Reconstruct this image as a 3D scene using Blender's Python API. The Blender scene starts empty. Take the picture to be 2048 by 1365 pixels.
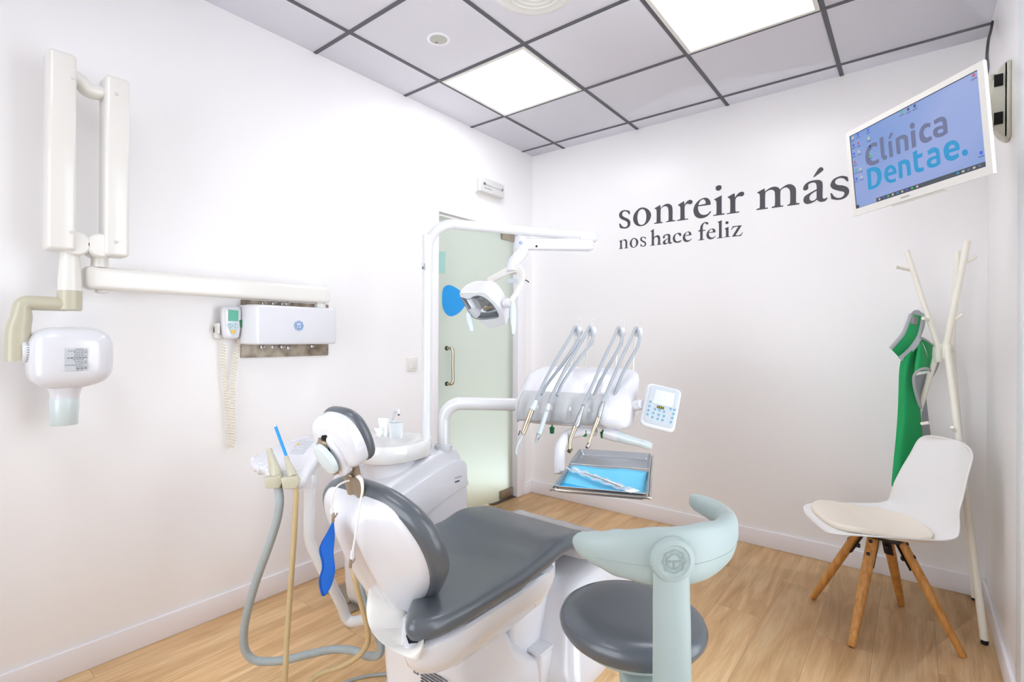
import bpy, bmesh, math, random
from math import sin, cos, pi, radians, sqrt
from mathutils import Vector as V, Matrix, geometry

random.seed(7)
S = bpy.context.scene
COL = S.collection

# ------------------------------------------------------------------ camera
FPX, CX, CY = 1033.09, 1001.32, 673.91
CAM = V((2.419, -3.4155, 1.2528))
YAW, ROLL = .6765, .0047
cd = bpy.data.cameras.new('camera'); cam = bpy.data.objects.new('camera', cd); COL.objects.link(cam)
cd.sensor_fit = 'HORIZONTAL'; cd.sensor_width = 36.0
cd.lens = FPX / 2048 * 36.0
cd.shift_x = (1024 - CX) / 2048
cd.shift_y = (CY - 682.5) / 2048
cd.clip_start = .02
cam.location = CAM
FWD = V((-sin(YAW), cos(YAW), 0)); RGT0 = V((cos(YAW), sin(YAW), 0)); UP0 = V((0, 0, 1))
RGT = RGT0 * cos(ROLL) + UP0 * sin(ROLL); UPV = -RGT0 * sin(ROLL) + UP0 * cos(ROLL)
m = Matrix((RGT, UPV, -FWD)).transposed()
cam.rotation_euler = m.to_euler()
S.camera = cam

# ------------------------------------------------------------------ world, daylight, exposure
S.view_settings.view_transform = 'Standard'
S.view_settings.look = 'None'
S.view_settings.gamma = 1.0
S.view_settings.exposure = 0.33
S.view_settings.use_curve_mapping = False
wd = bpy.data.worlds.new('daylight'); S.world = wd; wd.use_nodes = True
bg = wd.node_tree.nodes['Background']
bg.inputs[0].default_value = (.87, .93, 1.0, 1); bg.inputs[1].default_value = 4.4
S.cycles.max_bounces = 10; S.cycles.diffuse_bounces = 6; S.cycles.glossy_bounces = 4
S.cycles.transmission_bounces = 6; S.cycles.transparent_max_bounces = 8
S.cycles.caustics_reflective = False; S.cycles.caustics_refractive = False
S.cycles.sample_clamp_indirect = 6.0
PANEL_POWER = 7.2          # emission strength of the ceiling light panels, the added unseen one included

ROOM_W, ROOM_H = 2.688, 2.712
Y_FRONT = -4.35            # wall behind the photographer


def portal(name, loc, rot, sx, sy):
    l = bpy.data.lights.new(name, 'AREA'); l.shape = 'RECTANGLE'; l.size = sx; l.size_y = sy
    l.cycles.is_portal = True
    o = bpy.data.objects.new(name, l); COL.objects.link(o); o.location = loc; o.rotation_euler = rot


portal('window_portal', (ROOM_W + .06, -1.76, 1.3), (0, radians(90), 0), 2.3, 1.3)
portal('window_portal', (1.3, Y_FRONT - .02, 1.35), (radians(90), 0, radians(180)), 2.0, 2.0)


# ------------------------------------------------------------------ where a picture point lies in the room
def ray(u, v):
    return RGT * ((u - CX) / FPX) + UPV * ((CY - v) / FPX) + FWD


def P(u, v, x=None, y=None, z=None, d=None):
    r = ray(u, v)
    if d is None:
        if x is not None: d = (x - CAM.x) / r.x
        elif y is not None: d = (y - CAM.y) / r.y
        else: d = (z - CAM.z) / r.z
    return CAM + r * d


# ------------------------------------------------------------------ materials
def lin(c):
    return tuple(((x / 255) / 12.92 if x / 255 <= .04045 else ((x / 255 + .055) / 1.055) ** 2.4) for x in c) + (1,)


def mat(name, rgb, rough=.4, metal=0.0, coat=0.0, spec=.5, linear=False, noise=None, bump=None, trans=0.0, alpha=1.0, emit=None, es=1.0, sss=0.0):
    mt = bpy.data.materials.new(name); mt.use_nodes = True
    nt = mt.node_tree; b = nt.nodes['Principled BSDF']
    b.inputs['Base Color'].default_value = rgb if linear else lin(rgb)
    b.inputs['Roughness'].default_value = rough
    b.inputs['Metallic'].default_value = metal
    b.inputs['Coat Weight'].default_value = coat
    b.inputs['Coat Roughness'].default_value = .08
    b.inputs['Specular IOR Level'].default_value = spec
    b.inputs['Transmission Weight'].default_value = trans
    b.inputs['Alpha'].default_value = alpha
    if emit:
        b.inputs['Emission Color'].default_value = lin(emit); b.inputs['Emission Strength'].default_value = es
    if noise:                                       # (scale, amount): slight tone variation of the stuff itself
        tc = nt.nodes.new('ShaderNodeTexCoord'); n = nt.nodes.new('ShaderNodeTexNoise')
        n.inputs['Scale'].default_value = noise[0]; n.inputs['Detail'].default_value = 4
        nt.links.new(tc.outputs['Object'], n.inputs['Vector'])
        mx = nt.nodes.new('ShaderNodeMix'); mx.data_type = 'RGBA'; mx.blend_type = 'MULTIPLY'
        mx.inputs[0].default_value = 1
        rp = nt.nodes.new('ShaderNodeMapRange'); rp.inputs[3].default_value = 1 - noise[1]; rp.inputs[4].default_value = 1.0
        nt.links.new(n.outputs['Fac'], rp.inputs[0])
        mx.inputs[6].default_value = b.inputs['Base Color'].default_value
        nt.links.new(rp.outputs[0], mx.inputs[7]); nt.links.new(mx.outputs[2], b.inputs['Base Color'])
    if bump:                                        # (scale, strength, distance)
        tc = nt.nodes.new('ShaderNodeTexCoord'); n = nt.nodes.new('ShaderNodeTexNoise')
        n.inputs['Scale'].default_value = bump[0]; n.inputs['Detail'].default_value = 3
        nt.links.new(tc.outputs['Object'], n.inputs['Vector'])
        bp = nt.nodes.new('ShaderNodeBump'); bp.inputs['Strength'].default_value = bump[1]; bp.inputs['Distance'].default_value = bump[2]
        nt.links.new(n.outputs['Fac'], bp.inputs['Height']); nt.links.new(bp.outputs[0], b.inputs['Normal'])
    return mt


M = {}
M['wall'] = mat('wall_paint', (241, 239, 239), .28, spec=.35, bump=(9, .04, .01))
M['ceiling'] = mat('ceiling_tile', (237, 236, 243), .9, spec=.1, bump=(160, .08, .002))
M['grid'] = mat('ceiling_bar_grey', (86, 86, 92), .5)
M['trim'] = mat('white_trim', (238, 236, 240), .35)
M['white'] = mat('glossy_white_plastic', (221, 221, 226), .22, coat=.5)
M['offwhite'] = mat('warm_white_plastic', (226, 223, 217), .28, coat=.3)
M['enamel'] = mat('white_enamel_pipe', (221, 221, 222), .2, coat=.4)
M['porcelain'] = mat('white_ceramic', (228, 228, 227), .1, coat=.8)
M['beige'] = mat('beige_plastic', (192, 187, 165), .35, coat=.2)
M['taupe'] = mat('taupe_metal', (150, 132, 112), .4, metal=.3)
M['grey_plastic'] = mat('pale_grey_plastic', (206, 208, 210), .4)
M['mint'] = mat('pale_grey_green_plastic', (164, 178, 176), .42)
M['frost'] = mat('milky_plastic', (206, 217, 218), .25, coat=.4)
M['leather'] = mat('charcoal_upholstery', (90, 95, 101), .27, spec=.6, bump=(420, .05, .002))
M['black'] = mat('black_plastic', (22, 22, 24), .5)
M['dark'] = mat('dark_gap', (12, 12, 12), .9)
M['steel'] = mat('polished_steel', (190, 188, 184), .22, metal=1)
M['satin'] = mat('satin_steel', (176, 180, 184), .38, metal=1)
M['gold'] = mat('champagne_metal', (196, 182, 158), .25, metal=1)
M['hose_grey'] = mat('grey_hose', (166, 176, 178), .5)
M['hose_pale'] = mat('pale_grey_tubing', (158, 164, 170), .45)
M['hose_brown'] = mat('brown_grey_tubing', (150, 142, 134), .45)
M['hose_beige'] = mat('beige_hose', (196, 172, 128), .5)
M['green_btn'] = mat('green_plastic', (16, 110, 58), .4)
M['blue'] = mat('blue_nonwoven', (6, 92, 186), .8, bump=(500, .2, .002))
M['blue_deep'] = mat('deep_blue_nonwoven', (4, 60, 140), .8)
M['cyan_vinyl'] = mat('blue_vinyl', (0, 148, 222), .35)
M['teal_translucent'] = mat('teal_translucent', (160, 212, 202), .35, alpha=.75)
M['ink'] = mat('charcoal_vinyl', (62, 61, 68), .45)
M['print_grey'] = mat('grey_print', (96, 100, 108), .6)
M['pale_print'] = mat('pale_grey_label', (196, 200, 204), .5)
M['logo_blue'] = mat('blue_print', (72, 138, 205), .5)
M['beech'] = None
M['cream'] = mat('cream_leatherette', (238, 228, 214), .5, bump=(300, .05, .002))
M['shell'] = mat('matt_white_shell', (234, 232, 231), .4)
M['rack'] = mat('ivory_lacquer', (238, 234, 222), .35)
M['apron'] = mat('green_apron_cloth', (0, 158, 88), .6, bump=(260, .1, .002))
M['apron_grey'] = mat('grey_apron_cloth', (160, 164, 170), .65)
M['apron_trim'] = mat('silver_piping', (176, 180, 184), .6)
M['velcro'] = mat('grey_velcro', (140, 140, 138), .9)
M['paper_blue'] = mat('light_blue_paper', (104, 196, 232), .8)
M['paper_deep'] = mat('strong_blue_paper', (10, 166, 222), .8)
M['tissue'] = mat('white_tissue', (248, 248, 246), .9)
M['cup'] = mat('clear_cup', (246, 250, 252), .12, trans=.35)
M['strip'] = mat('grey_front_strip', (188, 189, 191), .4)
M['membrane'] = mat('grey_membrane', (184, 190, 196), .35)
M['btn'] = mat('blue_grey_button', (146, 182, 198), .4)
M['cup_band'] = mat('pale_blue_cup_base', (176, 222, 240), .3)
M['clear_film'] = mat('clear_plastic_film', (225, 226, 228), .15, alpha=.42, spec=.7)
M['cover_film'] = mat('clear_foot_cover', (196, 195, 196), .2, alpha=.8, spec=.6)
M['brown_metal'] = mat('dark_bronze', (112, 98, 84), .35, metal=.8)
M['yellow'] = mat('yellow_button', (246, 190, 40), .4)
M['lcd'] = mat('green_lcd', (70, 152, 128), .3, emit=(70, 152, 128), es=.25)
M['keypad'] = mat('blue_grey_keypad', (184, 206, 214), .4)
M['mount'] = mat('putty_grey_mount', (196, 194, 180), .4)
M['coil'] = mat('ivory_coiled_cord', (236, 228, 206), .5)
M['panel'] = mat('led_diffuser', (255, 255, 255), .5, emit=(250, 251, 255), es=PANEL_POWER)
M['panel_frame'] = mat('light_frame', (232, 228, 222), .4)
M['handle_steel'] = mat('brushed_handle', (186, 178, 160), .2, metal=1)
M['hinge'] = mat('patch_hinge_metal', (172, 162, 144), .35, metal=.9)
M['cable'] = mat('dark_cable', (40, 30, 36), .5)


def wood_floor():
    mt = bpy.data.materials.new('oak_plank_floor'); mt.use_nodes = True
    nt = mt.node_tree; N = nt.nodes; L = nt.links; b = N['Principled BSDF']
    tc = N.new('ShaderNodeTexCoord')
    mp = N.new('ShaderNodeMapping'); mp.inputs['Rotation'].default_value = (0, 0, radians(90)); mp.inputs['Location'].default_value = (.34, .11, 0)
    L.new(tc.outputs['Object'], mp.inputs['Vector'])
    br = N.new('ShaderNodeTexBrick'); br.offset = .37; br.offset_frequency = 2
    br.inputs['Scale'].default_value = 1; br.inputs['Brick Width'].default_value = 1.22; br.inputs['Row Height'].default_value = .2
    br.inputs['Mortar Size'].default_value = .0012; br.inputs['Mortar Smooth'].default_value = .3; br.inputs['Bias'].default_value = 0
    br.inputs['Color1'].default_value = (0, 0, 0, 1); br.inputs['Color2'].default_value = (1, 1, 1, 1); br.inputs['Mortar'].default_value = (.5, .5, .5, 1)
    L.new(mp.outputs[0], br.inputs['Vector'])
    # per-plank shift of the grain
    sh = N.new('ShaderNodeVectorMath'); sh.operation = 'MULTIPLY_ADD'; sh.inputs[1].default_value = (3.1, 7.7, 0)
    L.new(br.outputs['Color'], sh.inputs[0]); L.new(mp.outputs[0], sh.inputs[2])
    st = N.new('ShaderNodeMapping'); st.inputs['Scale'].default_value = (1.1, 9, 1); L.new(sh.outputs[0], st.inputs['Vector'])
    n1 = N.new('ShaderNodeTexNoise'); n1.inputs['Scale'].default_value = 1.6; n1.inputs['Detail'].default_value = 5; n1.inputs['Distortion'].default_value = 1.4
    L.new(st.outputs[0], n1.inputs['Vector'])
    wv = N.new('ShaderNodeMapping'); wv.inputs['Scale'].default_value = (3.5, 60, 1); L.new(sh.outputs[0], wv.inputs['Vector'])
    n2 = N.new('ShaderNodeTexNoise'); n2.inputs['Scale'].default_value = 2; n2.inputs['Detail'].default_value = 3; n2.inputs['Distortion'].default_value = .6
    L.new(wv.outputs[0], n2.inputs['Vector'])
    r1 = N.new('ShaderNodeValToRGB'); e = r1.color_ramp.elements
    e[0].position = .28; e[0].color = lin((210, 168, 118)); e[1].position = .72; e[1].color = lin((246, 214, 166))
    k = r1.color_ramp.elements.new(.5); k.color = lin((232, 192, 142))
    L.new(n1.outputs['Fac'], r1.inputs['Fac'])
    m1 = N.new('ShaderNodeMix'); m1.data_type = 'RGBA'; m1.blend_type = 'MULTIPLY'; m1.inputs[0].default_value = 1
    mr = N.new('ShaderNodeMapRange'); mr.inputs[1].default_value = .3; mr.inputs[2].default_value = .7; mr.inputs[3].default_value = .90; mr.inputs[4].default_value = 1.05
    L.new(n2.outputs['Fac'], mr.inputs[0]); L.new(r1.outputs[0], m1.inputs[6]); L.new(mr.outputs[0], m1.inputs[7])
    # knots
    vo = N.new('ShaderNodeTexNoise'); vo.inputs['Scale'].default_value = 2.6; vo.inputs['Detail'].default_value = 1
    kn = N.new('ShaderNodeMapping'); kn.inputs['Scale'].default_value = (1, 2.4, 1); L.new(sh.outputs[0], kn.inputs['Vector']); L.new(kn.outputs[0], vo.inputs['Vector'])
    kr = N.new('ShaderNodeMapRange'); kr.inputs[1].default_value = .66; kr.inputs[2].default_value = .8; kr.inputs[3].default_value = 1; kr.inputs[4].default_value = .7
    L.new(vo.outputs['Fac'], kr.inputs[0])
    m2 = N.new('ShaderNodeMix'); m2.data_type = 'RGBA'; m2.blend_type = 'MULTIPLY'; m2.inputs[0].default_value = 1
    L.new(m1.outputs[2], m2.inputs[6]); L.new(kr.outputs[0], m2.inputs[7])
    # plank tone + seams
    pt = N.new('ShaderNodeMapRange'); pt.inputs[3].default_value = .9; pt.inputs[4].default_value = 1.05
    L.new(br.outputs['Color'], pt.inputs[0])
    m3 = N.new('ShaderNodeMix'); m3.data_type = 'RGBA'; m3.blend_type = 'MULTIPLY'; m3.inputs[0].default_value = 1
    L.new(m2.outputs[2], m3.inputs[6]); L.new(pt.outputs[0], m3.inputs[7])
    m4 = N.new('ShaderNodeMix'); m4.data_type = 'RGBA'; L.new(br.outputs['Fac'], m4.inputs[0])
    L.new(m3.outputs[2], m4.inputs[6]); m4.inputs[7].default_value = lin((196, 160, 118))
    L.new(m4.outputs[2], b.inputs['Base Color'])
    b.inputs['Roughness'].default_value = .5; b.inputs['Specular IOR Level'].default_value = .28
    bp = N.new('ShaderNodeBump'); bp.inputs['Strength'].default_value = .12; bp.inputs['Distance'].default_value = .002
    L.new(n2.outputs['Fac'], bp.inputs['Height']); L.new(bp.outputs[0], b.inputs['Normal'])
    return mt


def wood_legs():
    mt = bpy.data.materials.new('honey_beech'); mt.use_nodes = True
    nt = mt.node_tree; N = nt.nodes; L = nt.links; b = N['Principled BSDF']
    tc = N.new('ShaderNodeTexCoord'); mp = N.new('ShaderNodeMapping'); mp.inputs['Scale'].default_value = (30, 30, 4)
    L.new(tc.outputs['Object'], mp.inputs['Vector'])
    n = N.new('ShaderNodeTexNoise'); n.inputs['Scale'].default_value = 2; n.inputs['Detail'].default_value = 4; n.inputs['Distortion'].default_value = .5
    L.new(mp.outputs[0], n.inputs['Vector'])
    r = N.new('ShaderNodeValToRGB'); e = r.color_ramp.elements
    e[0].position = .3; e[0].color = lin((176, 116, 52)); e[1].position = .7; e[1].color = lin((214, 156, 86))
    L.new(n.outputs['Fac'], r.inputs['Fac']); L.new(r.outputs[0], b.inputs['Base Color']); b.inputs['Roughness'].default_value = .42
    return mt


def rusty_metal():
    mt = bpy.data.materials.new('stained_metal_plate'); mt.use_nodes = True
    nt = mt.node_tree; N = nt.nodes; L = nt.links; b = N['Principled BSDF']
    tc = N.new('ShaderNodeTexCoord'); n = N.new('ShaderNodeTexNoise'); n.inputs['Scale'].default_value = 16; n.inputs['Detail'].default_value = 6
    L.new(tc.outputs['Object'], n.inputs['Vector'])
    r = N.new('ShaderNodeValToRGB'); e = r.color_ramp.elements
    e[0].position = .32; e[0].color = lin((110, 92, 76)); e[1].position = .66; e[1].color = lin((178, 168, 152))
    L.new(n.outputs['Fac'], r.inputs['Fac']); L.new(r.outputs[0], b.inputs['Base Color']); b.inputs['Roughness'].default_value = .5; b.inputs['Metallic'].default_value = .4
    return mt


def frosted_glass():
    mt = bpy.data.materials.new('frosted_green_glass'); mt.use_nodes = True
    nt = mt.node_tree; N = nt.nodes; L = nt.links; b = N['Principled BSDF']
    b.inputs['Base Color'].default_value = lin((214, 226, 214)); b.inputs['Roughness'].default_value = .34
    b.inputs['Transmission Weight'].default_value = .6; b.inputs['IOR'].default_value = 1.45
    b.inputs['Coat Weight'].default_value = .55; b.inputs['Coat Roughness'].default_value = .03
    return mt


def clear_glass():
    mt = bpy.data.materials.new('window_glass'); mt.use_nodes = True
    nt = mt.node_tree; N = nt.nodes; L = nt.links
    out = N['Material Output']; N.remove(N['Principled BSDF'])
    t = N.new('ShaderNodeBsdfTransparent'); g = N.new('ShaderNodeBsdfGlossy'); g.inputs['Roughness'].default_value = .02
    f = N.new('ShaderNodeFresnel'); f.inputs[0].default_value = 1.45
    mx = N.new('ShaderNodeMixShader'); L.new(f.outputs[0], mx.inputs[0]); L.new(t.outputs[0], mx.inputs[1]); L.new(g.outputs[0], mx.inputs[2])
    L.new(mx.outputs[0], out.inputs['Surface'])
    return mt


def screen_mat():
    mt = bpy.data.materials.new('lit_blue_screen'); mt.use_nodes = True
    nt = mt.node_tree; N = nt.nodes; L = nt.links; b = N['Principled BSDF']
    b.inputs['Base Color'].default_value = (.02, .02, .03, 1); b.inputs['Roughness'].default_value = .25
    tc = N.new('ShaderNodeTexCoord'); n = N.new('ShaderNodeTexNoise'); n.inputs['Scale'].default_value = 2.2; n.inputs['Detail'].default_value = 1
    L.new(tc.outputs['Object'], n.inputs['Vector'])
    r = N.new('ShaderNodeValToRGB'); e = r.color_ramp.elements
    e[0].position = .35; e[0].color = lin((112, 150, 212)); e[1].position = .62; e[1].color = lin((148, 168, 222))
    L.new(n.outputs['Fac'], r.inputs['Fac']); L.new(r.outputs[0], b.inputs['Emission Color']); b.inputs['Emission Strength'].default_value = .68
    return mt


M['floor'] = wood_floor(); M['beech'] = wood_legs(); M['rust'] = rusty_metal(); M['frosted'] = frosted_glass()
M['glass'] = clear_glass(); M['screen'] = screen_mat()


def glow(name, rgb, s=.7):
    return mat(name, tuple(int(c * .1) for c in rgb), .4, emit=rgb, es=s)


M['scr_grey'] = glow('screen_grey', (104, 112, 150)); M['scr_cyan'] = glow('screen_cyan', (0, 150, 210))
M['scr_bar'] = glow('screen_taskbar', (66, 72, 84)); M['scr_edge'] = glow('screen_edge', (20, 34, 60))
M['scr_blue'] = glow('screen_icon_blue', (60, 90, 225)); M['scr_green'] = glow('screen_icon_green', (60, 190, 110))
M['scr_red'] = glow('screen_icon_red', (190, 90, 110)); M['scr_pale'] = glow('screen_icon_pale', (200, 200, 190)); M['scr_dark'] = glow('screen_icon_dark', (50, 60, 110))
M['lcd_yellow'] = glow('amber_digits', (220, 214, 40), .8)


# ------------------------------------------------------------------ mesh helpers
def props(o, label=None, cat=None, group=None, kind=None):
    if label: o['label'] = label
    if cat: o['category'] = cat
    if group: o['group'] = group
    if kind: o['kind'] = kind
    return o


def thing(name, loc, label, cat, group=None):
    o = bpy.data.objects.new(name, None); COL.objects.link(o); o.location = loc; o.empty_display_size = .05
    return props(o, label, cat, group)


def wloc(o):
    l = V((0, 0, 0))
    while o is not None:
        l += o.location; o = o.parent
    return l


class MB:
    """collects shapes in room coordinates; build() links them as ONE mesh object"""

    def __init__(s): s.v = []; s.f = []

    def add(s, verts, faces):
        k = len(s.v); s.v += [V(p) for p in verts]; s.f += [[i + k for i in f] for f in faces]; return s

    def loft(s, rings, caps=(True, True), closed=True):
        n = len(rings[0]); k = len(s.v)
        for r in rings: s.v += [V(p) for p in r]
        for a in range(len(rings) - 1):
            for i in range(n if closed else n - 1):
                j = (i + 1) % n
                s.f.append([k + a * n + i, k + a * n + j, k + (a + 1) * n + j, k + (a + 1) * n + i])
        for end, c in ((0, caps[0]), (len(rings) - 1, caps[1])):
            if c:
                b = k + end * n; ce = sum((s.v[b + i] for i in range(n)), V((0, 0, 0))) / n
                s.v.append(ce); q = len(s.v) - 1
                for i in range(n):
                    j = (i + 1) % n
                    s.f.append([b + j, b + i, q] if end == 0 else [b + i, b + j, q])
        return s

    def tube(s, pts, r, n=12, caps=(True, True), flat=None):
        pts = [V(p) for p in pts]; N = len(pts)
        rad = r if isinstance(r, (list, tuple)) else [r] * N
        T = []
        for i in range(N):
            t = pts[min(i + 1, N - 1)] - pts[max(i - 1, 0)]
            T.append(t.normalized() if t.length > 1e-9 else V((0, 0, 1)))
        a = T[0].orthogonal().normalized() if flat is None else (V(flat) - T[0] * V(flat).dot(T[0])).normalized()
        rings = []
        for i in range(N):
            a = (a - T[i] * a.dot(T[i]))
            a = a.normalized() if a.length > 1e-6 else T[i].orthogonal().normalized()
            b = T[i].cross(a); q = rad[i]
            ra, rb = (q if isinstance(q, tuple) else (q, q))
            rings.append([pts[i] + a * ra * cos(2 * pi * k / n) + b * rb * sin(2 * pi * k / n) for k in range(n)])
        return s.loft(rings, caps)

    def lathe(s, prof, o, axis=(0, 0, 1), n=32):
        o = V(o); ax = V(axis).normalized(); a = ax.orthogonal().normalized(); b = ax.cross(a)
        rings = [[o + ax * h + (a * cos(2 * pi * k / n) + b * sin(2 * pi * k / n)) * max(r, 1e-4) for k in range(n)] for r, h in prof]
        return s.loft(rings)

    def box(s, c, size, R=None, r=0.0, seg=3):
        bm = bmesh.new(); bmesh.ops.create_cube(bm, size=1)
        for v in bm.verts: v.co = V((v.co.x * size[0], v.co.y * size[1], v.co.z * size[2]))
        if r > 0: bmesh.ops.bevel(bm, geom=bm.edges[:], offset=min(r, min(size) * .49), segments=seg, profile=.5, affect='EDGES')
        c = V(c)
        vs = [(R @ v.co if R else v.co) + c for v in bm.verts]; bm.verts.index_update()
        s.add(vs, [[v.index for v in f.verts] for f in bm.faces]); bm.free(); return s

    def box2(s, lo, hi, r=0.0, seg=3):
        lo, hi = V(lo), V(hi)
        return s.box((lo + hi) / 2, [abs(hi[i] - lo[i]) for i in range(3)], None, r, seg)

    def prism(s, outline, fr, t0, t1, r=0.0, seg=3):
        """2-D outline in the frame fr=(origin, ex, ey), thick from t0 to t1 along ex x ey, edges rounded by r"""
        o, ex, ey = fr; ez = ex.cross(ey)
        bm = bmesh.new(); vs = [bm.verts.new((p[0], p[1], t0)) for p in outline]
        f = bm.faces.new(vs); e = bmesh.ops.extrude_face_region(bm, geom=[f])
        for g in e['geom']:
            if isinstance(g, bmesh.types.BMVert): g.co.z = t1
        bmesh.ops.recalc_face_normals(bm, faces=bm.faces[:])
        if r > 0:
            ed = [q for q in bm.edges if abs(q.verts[0].co.z - q.verts[1].co.z) < 1e-7]
            bmesh.ops.bevel(bm, geom=ed, offset=r, segments=seg, profile=.5, affect='EDGES')
        bm.verts.index_update()
        s.add([o + ex * v.co.x + ey * v.co.y + ez * v.co.z for v in bm.verts], [[v.index for v in q.verts] for q in bm.faces]); bm.free(); return s

    def flat(s, loops, fn, z=0.0):
        """filled 2-D loops (first the outline, then the holes); fn(x, y) gives the point"""
        tri = geometry.tessellate_polygon([[V((p[0], p[1], 0)) for p in l] for l in loops])
        pts = [p for l in loops for p in l]
        return s.add([fn(*p[:2]) for p in pts], [list(t) for t in tri])

    def pillow(s, outline, fn, T, r, dome=0.0, seg=6, both=True, rings=5):
        """rounded slab over a closed outline; fn(x, y, z) maps to the room, z runs 0..T"""
        n = len(outline); nor = []
        A = sum(outline[i][0] * outline[(i + 1) % n][1] - outline[(i + 1) % n][0] * outline[i][1] for i in range(n))
        sg = 1 if A > 0 else -1
        for i in range(n):
            a = outline[i - 1]; b = outline[(i + 1) % n]; d = V((b[0] - a[0], b[1] - a[1])); d = d.normalized() if d.length > 1e-9 else V((1, 0))
            nor.append((-d.y * sg, d.x * sg))
        cx = sum(p[0] for p in outline) / n; cy = sum(p[1] for p in outline) / n
        R = []

        def ring(ins, z, k=1.0, dz=0.0):
            q = [(p[0] + m_[0] * ins, p[1] + m_[1] * ins) for p, m_ in zip(outline, nor)]
            R.append([(cx + (x - cx) * k, cy + (y - cy) * k, z + dz) for x, y in q])
        if both:
            for k in [i / rings for i in range(1, rings)]: ring(r, 0, k)
            a0 = -90
        else:
            ring(0, 0); a0 = 0
        for i in range(seg + 1):
            a = radians(a0 + (90 - a0) * i / seg)
            h = T / 2 + T / 2 * sin(a) if both else T - r + r * sin(a)
            ring(r * (1 - cos(a)), h)
        for k in [1 - i / rings for i in range(1, rings)]: ring(r, T, k, dome * (1 - k * k))
        k = len(s.v); nr = len(R)
        for q in R: s.v += [V(fn(*p)) for p in q]
        for a in range(nr - 1):
            for i in range(n):
                j = (i + 1) % n
                s.f.append([k + a * n + i, k + a * n + j, k + (a + 1) * n + j, k + (a + 1) * n + i])
        for e in (0, nr - 1):
            z = R[e][0][2] if e == 0 else T + dome
            s.v.append(V(fn(cx, cy, z))); q = len(s.v) - 1
            for i in range(n):
                j = (i + 1) % n
                s.f.append([k + e * n + j, k + e * n + i, q] if e == 0 else [k + e * n + i, k + e * n + j, q])
        return s

    def sheet(s, grid, thick=0.0):
        nr, nc = len(grid), len(grid[0])
        return s.add([p for r in grid for p in r], [[i * nc + j, i * nc + j + 1, (i + 1) * nc + j + 1, (i + 1) * nc + j] for i in range(nr - 1) for j in range(nc - 1)])

    def build(s, name, mt, parent=None, label=None, sharp=38, subsurf=0, solid=0.0, off=0.0, bevel=0.0, group=None):
        me = bpy.data.meshes.new(name)
        o0 = wloc(parent) if parent else V((0, 0, 0))
        me.from_pydata([p - o0 for p in s.v], [], s.f)
        bm = bmesh.new(); bm.from_mesh(me); bmesh.ops.recalc_face_normals(bm, faces=bm.faces[:]); bm.to_mesh(me); bm.free()
        me.materials.append(M[mt] if isinstance(mt, str) else mt)
        me.polygons.foreach_set('use_smooth', [True] * len(me.polygons))
        if sharp: me.set_sharp_from_angle(angle=radians(sharp))
        o = bpy.data.objects.new(name, me); COL.objects.link(o)
        if parent: o.parent = parent
        if solid:
            md = o.modifiers.new('thickness', 'SOLIDIFY'); md.thickness = solid; md.offset = off
        if bevel:
            md = o.modifiers.new('edges', 'BEVEL'); md.width = bevel; md.segments = 2; md.limit_method = 'ANGLE'
        if subsurf:
            md = o.modifiers.new('smooth', 'SUBSURF'); md.levels = subsurf; md.render_levels = subsurf
        if label: o['label'] = label
        return o


def smooth(pts, k=8, closed=False):
    """Catmull-Rom through the points"""
    pts = [V(p) for p in pts]; n = len(pts); out = []
    for i in range(n if closed else n - 1):
        p0 = pts[i - 1] if (i > 0 or closed) else pts[0] * 2 - pts[1]
        p1, p2 = pts[i], pts[(i + 1) % n]
        p3 = pts[(i + 2) % n] if (i + 2 < n or closed) else p2 * 2 - p1
        for j in range(k):
            t = j / k
            out.append(.5 * ((2 * p1) + (p2 - p0) * t + (2 * p0 - 5 * p1 + 4 * p2 - p3) * t * t + (3 * p1 - p0 - 3 * p2 + p3) * t ** 3))
    if not closed: out.append(pts[-1])
    return out


def smooth2(pts, k=8, closed=True):
    return [(p.x, p.y) for p in smooth([V((a, b, 0)) for a, b in pts], k, closed)]


def glyph_loop(pts, k=5):
    """closed loop; a third value 1 marks a corner, runs between corners are smoothed"""
    n = len(pts); co = [i for i in range(n) if pts[i][2]]
    if not co: return smooth2([p[:2] for p in pts], k)
    out = []
    for a, b in zip(co, co[1:] + [co[0] + n]):
        seg = [pts[i % n][:2] for i in range(a, b + 1)]
        out += [(p.x, p.y) for p in smooth([V((x, y, 0)) for x, y in seg], k if len(seg) > 2 else 1)][:-1]
    return out


def resample(path, step):
    out = [path[0]]; acc = 0
    for a, b in zip(path, path[1:]):
        L = (b - a).length
        if L < 1e-9: continue
        while acc + step <= L + 1e-12:
            acc += step; out.append(a.lerp(b, acc / L))
        acc -= L
    return out


def rrect(w, h, r, k=5):
    out = []
    for cx, cy, a0 in ((w / 2 - r, h / 2 - r, 0), (-w / 2 + r, h / 2 - r, 90), (-w / 2 + r, -h / 2 + r, 180), (w / 2 - r, -h / 2 + r, 270)):
        for i in range(k + 1):
            a = radians(a0 + 90 * i / k); out.append((cx + r * cos(a), cy + r * sin(a)))
    return out


def sring(c, ex, ey, a, b, e=2.0, n=28):
    c = V(c); out = []
    for k in range(n):
        t = 2 * pi * k / n; x, y = cos(t), sin(t)
        out.append(c + ex * (a * math.copysign(abs(x) ** (2 / e), x)) + ey * (b * math.copysign(abs(y) ** (2 / e), y)))
    return out


XA, YA, ZA = V((1, 0, 0)), V((0, 1, 0)), V((0, 0, 1))


def hose(name, pts, r, mt, parent, label=None, pitch=.006, depth=.0009, n=12):
    """corrugated hose through the points"""
    path = resample(smooth(pts, 14), pitch / 3)
    rad = [r - (depth if i % 3 == 0 else 0) for i in range(len(path))]
    return MB().tube(path, rad, n).build(name, mt, parent, label, sharp=70)


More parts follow.
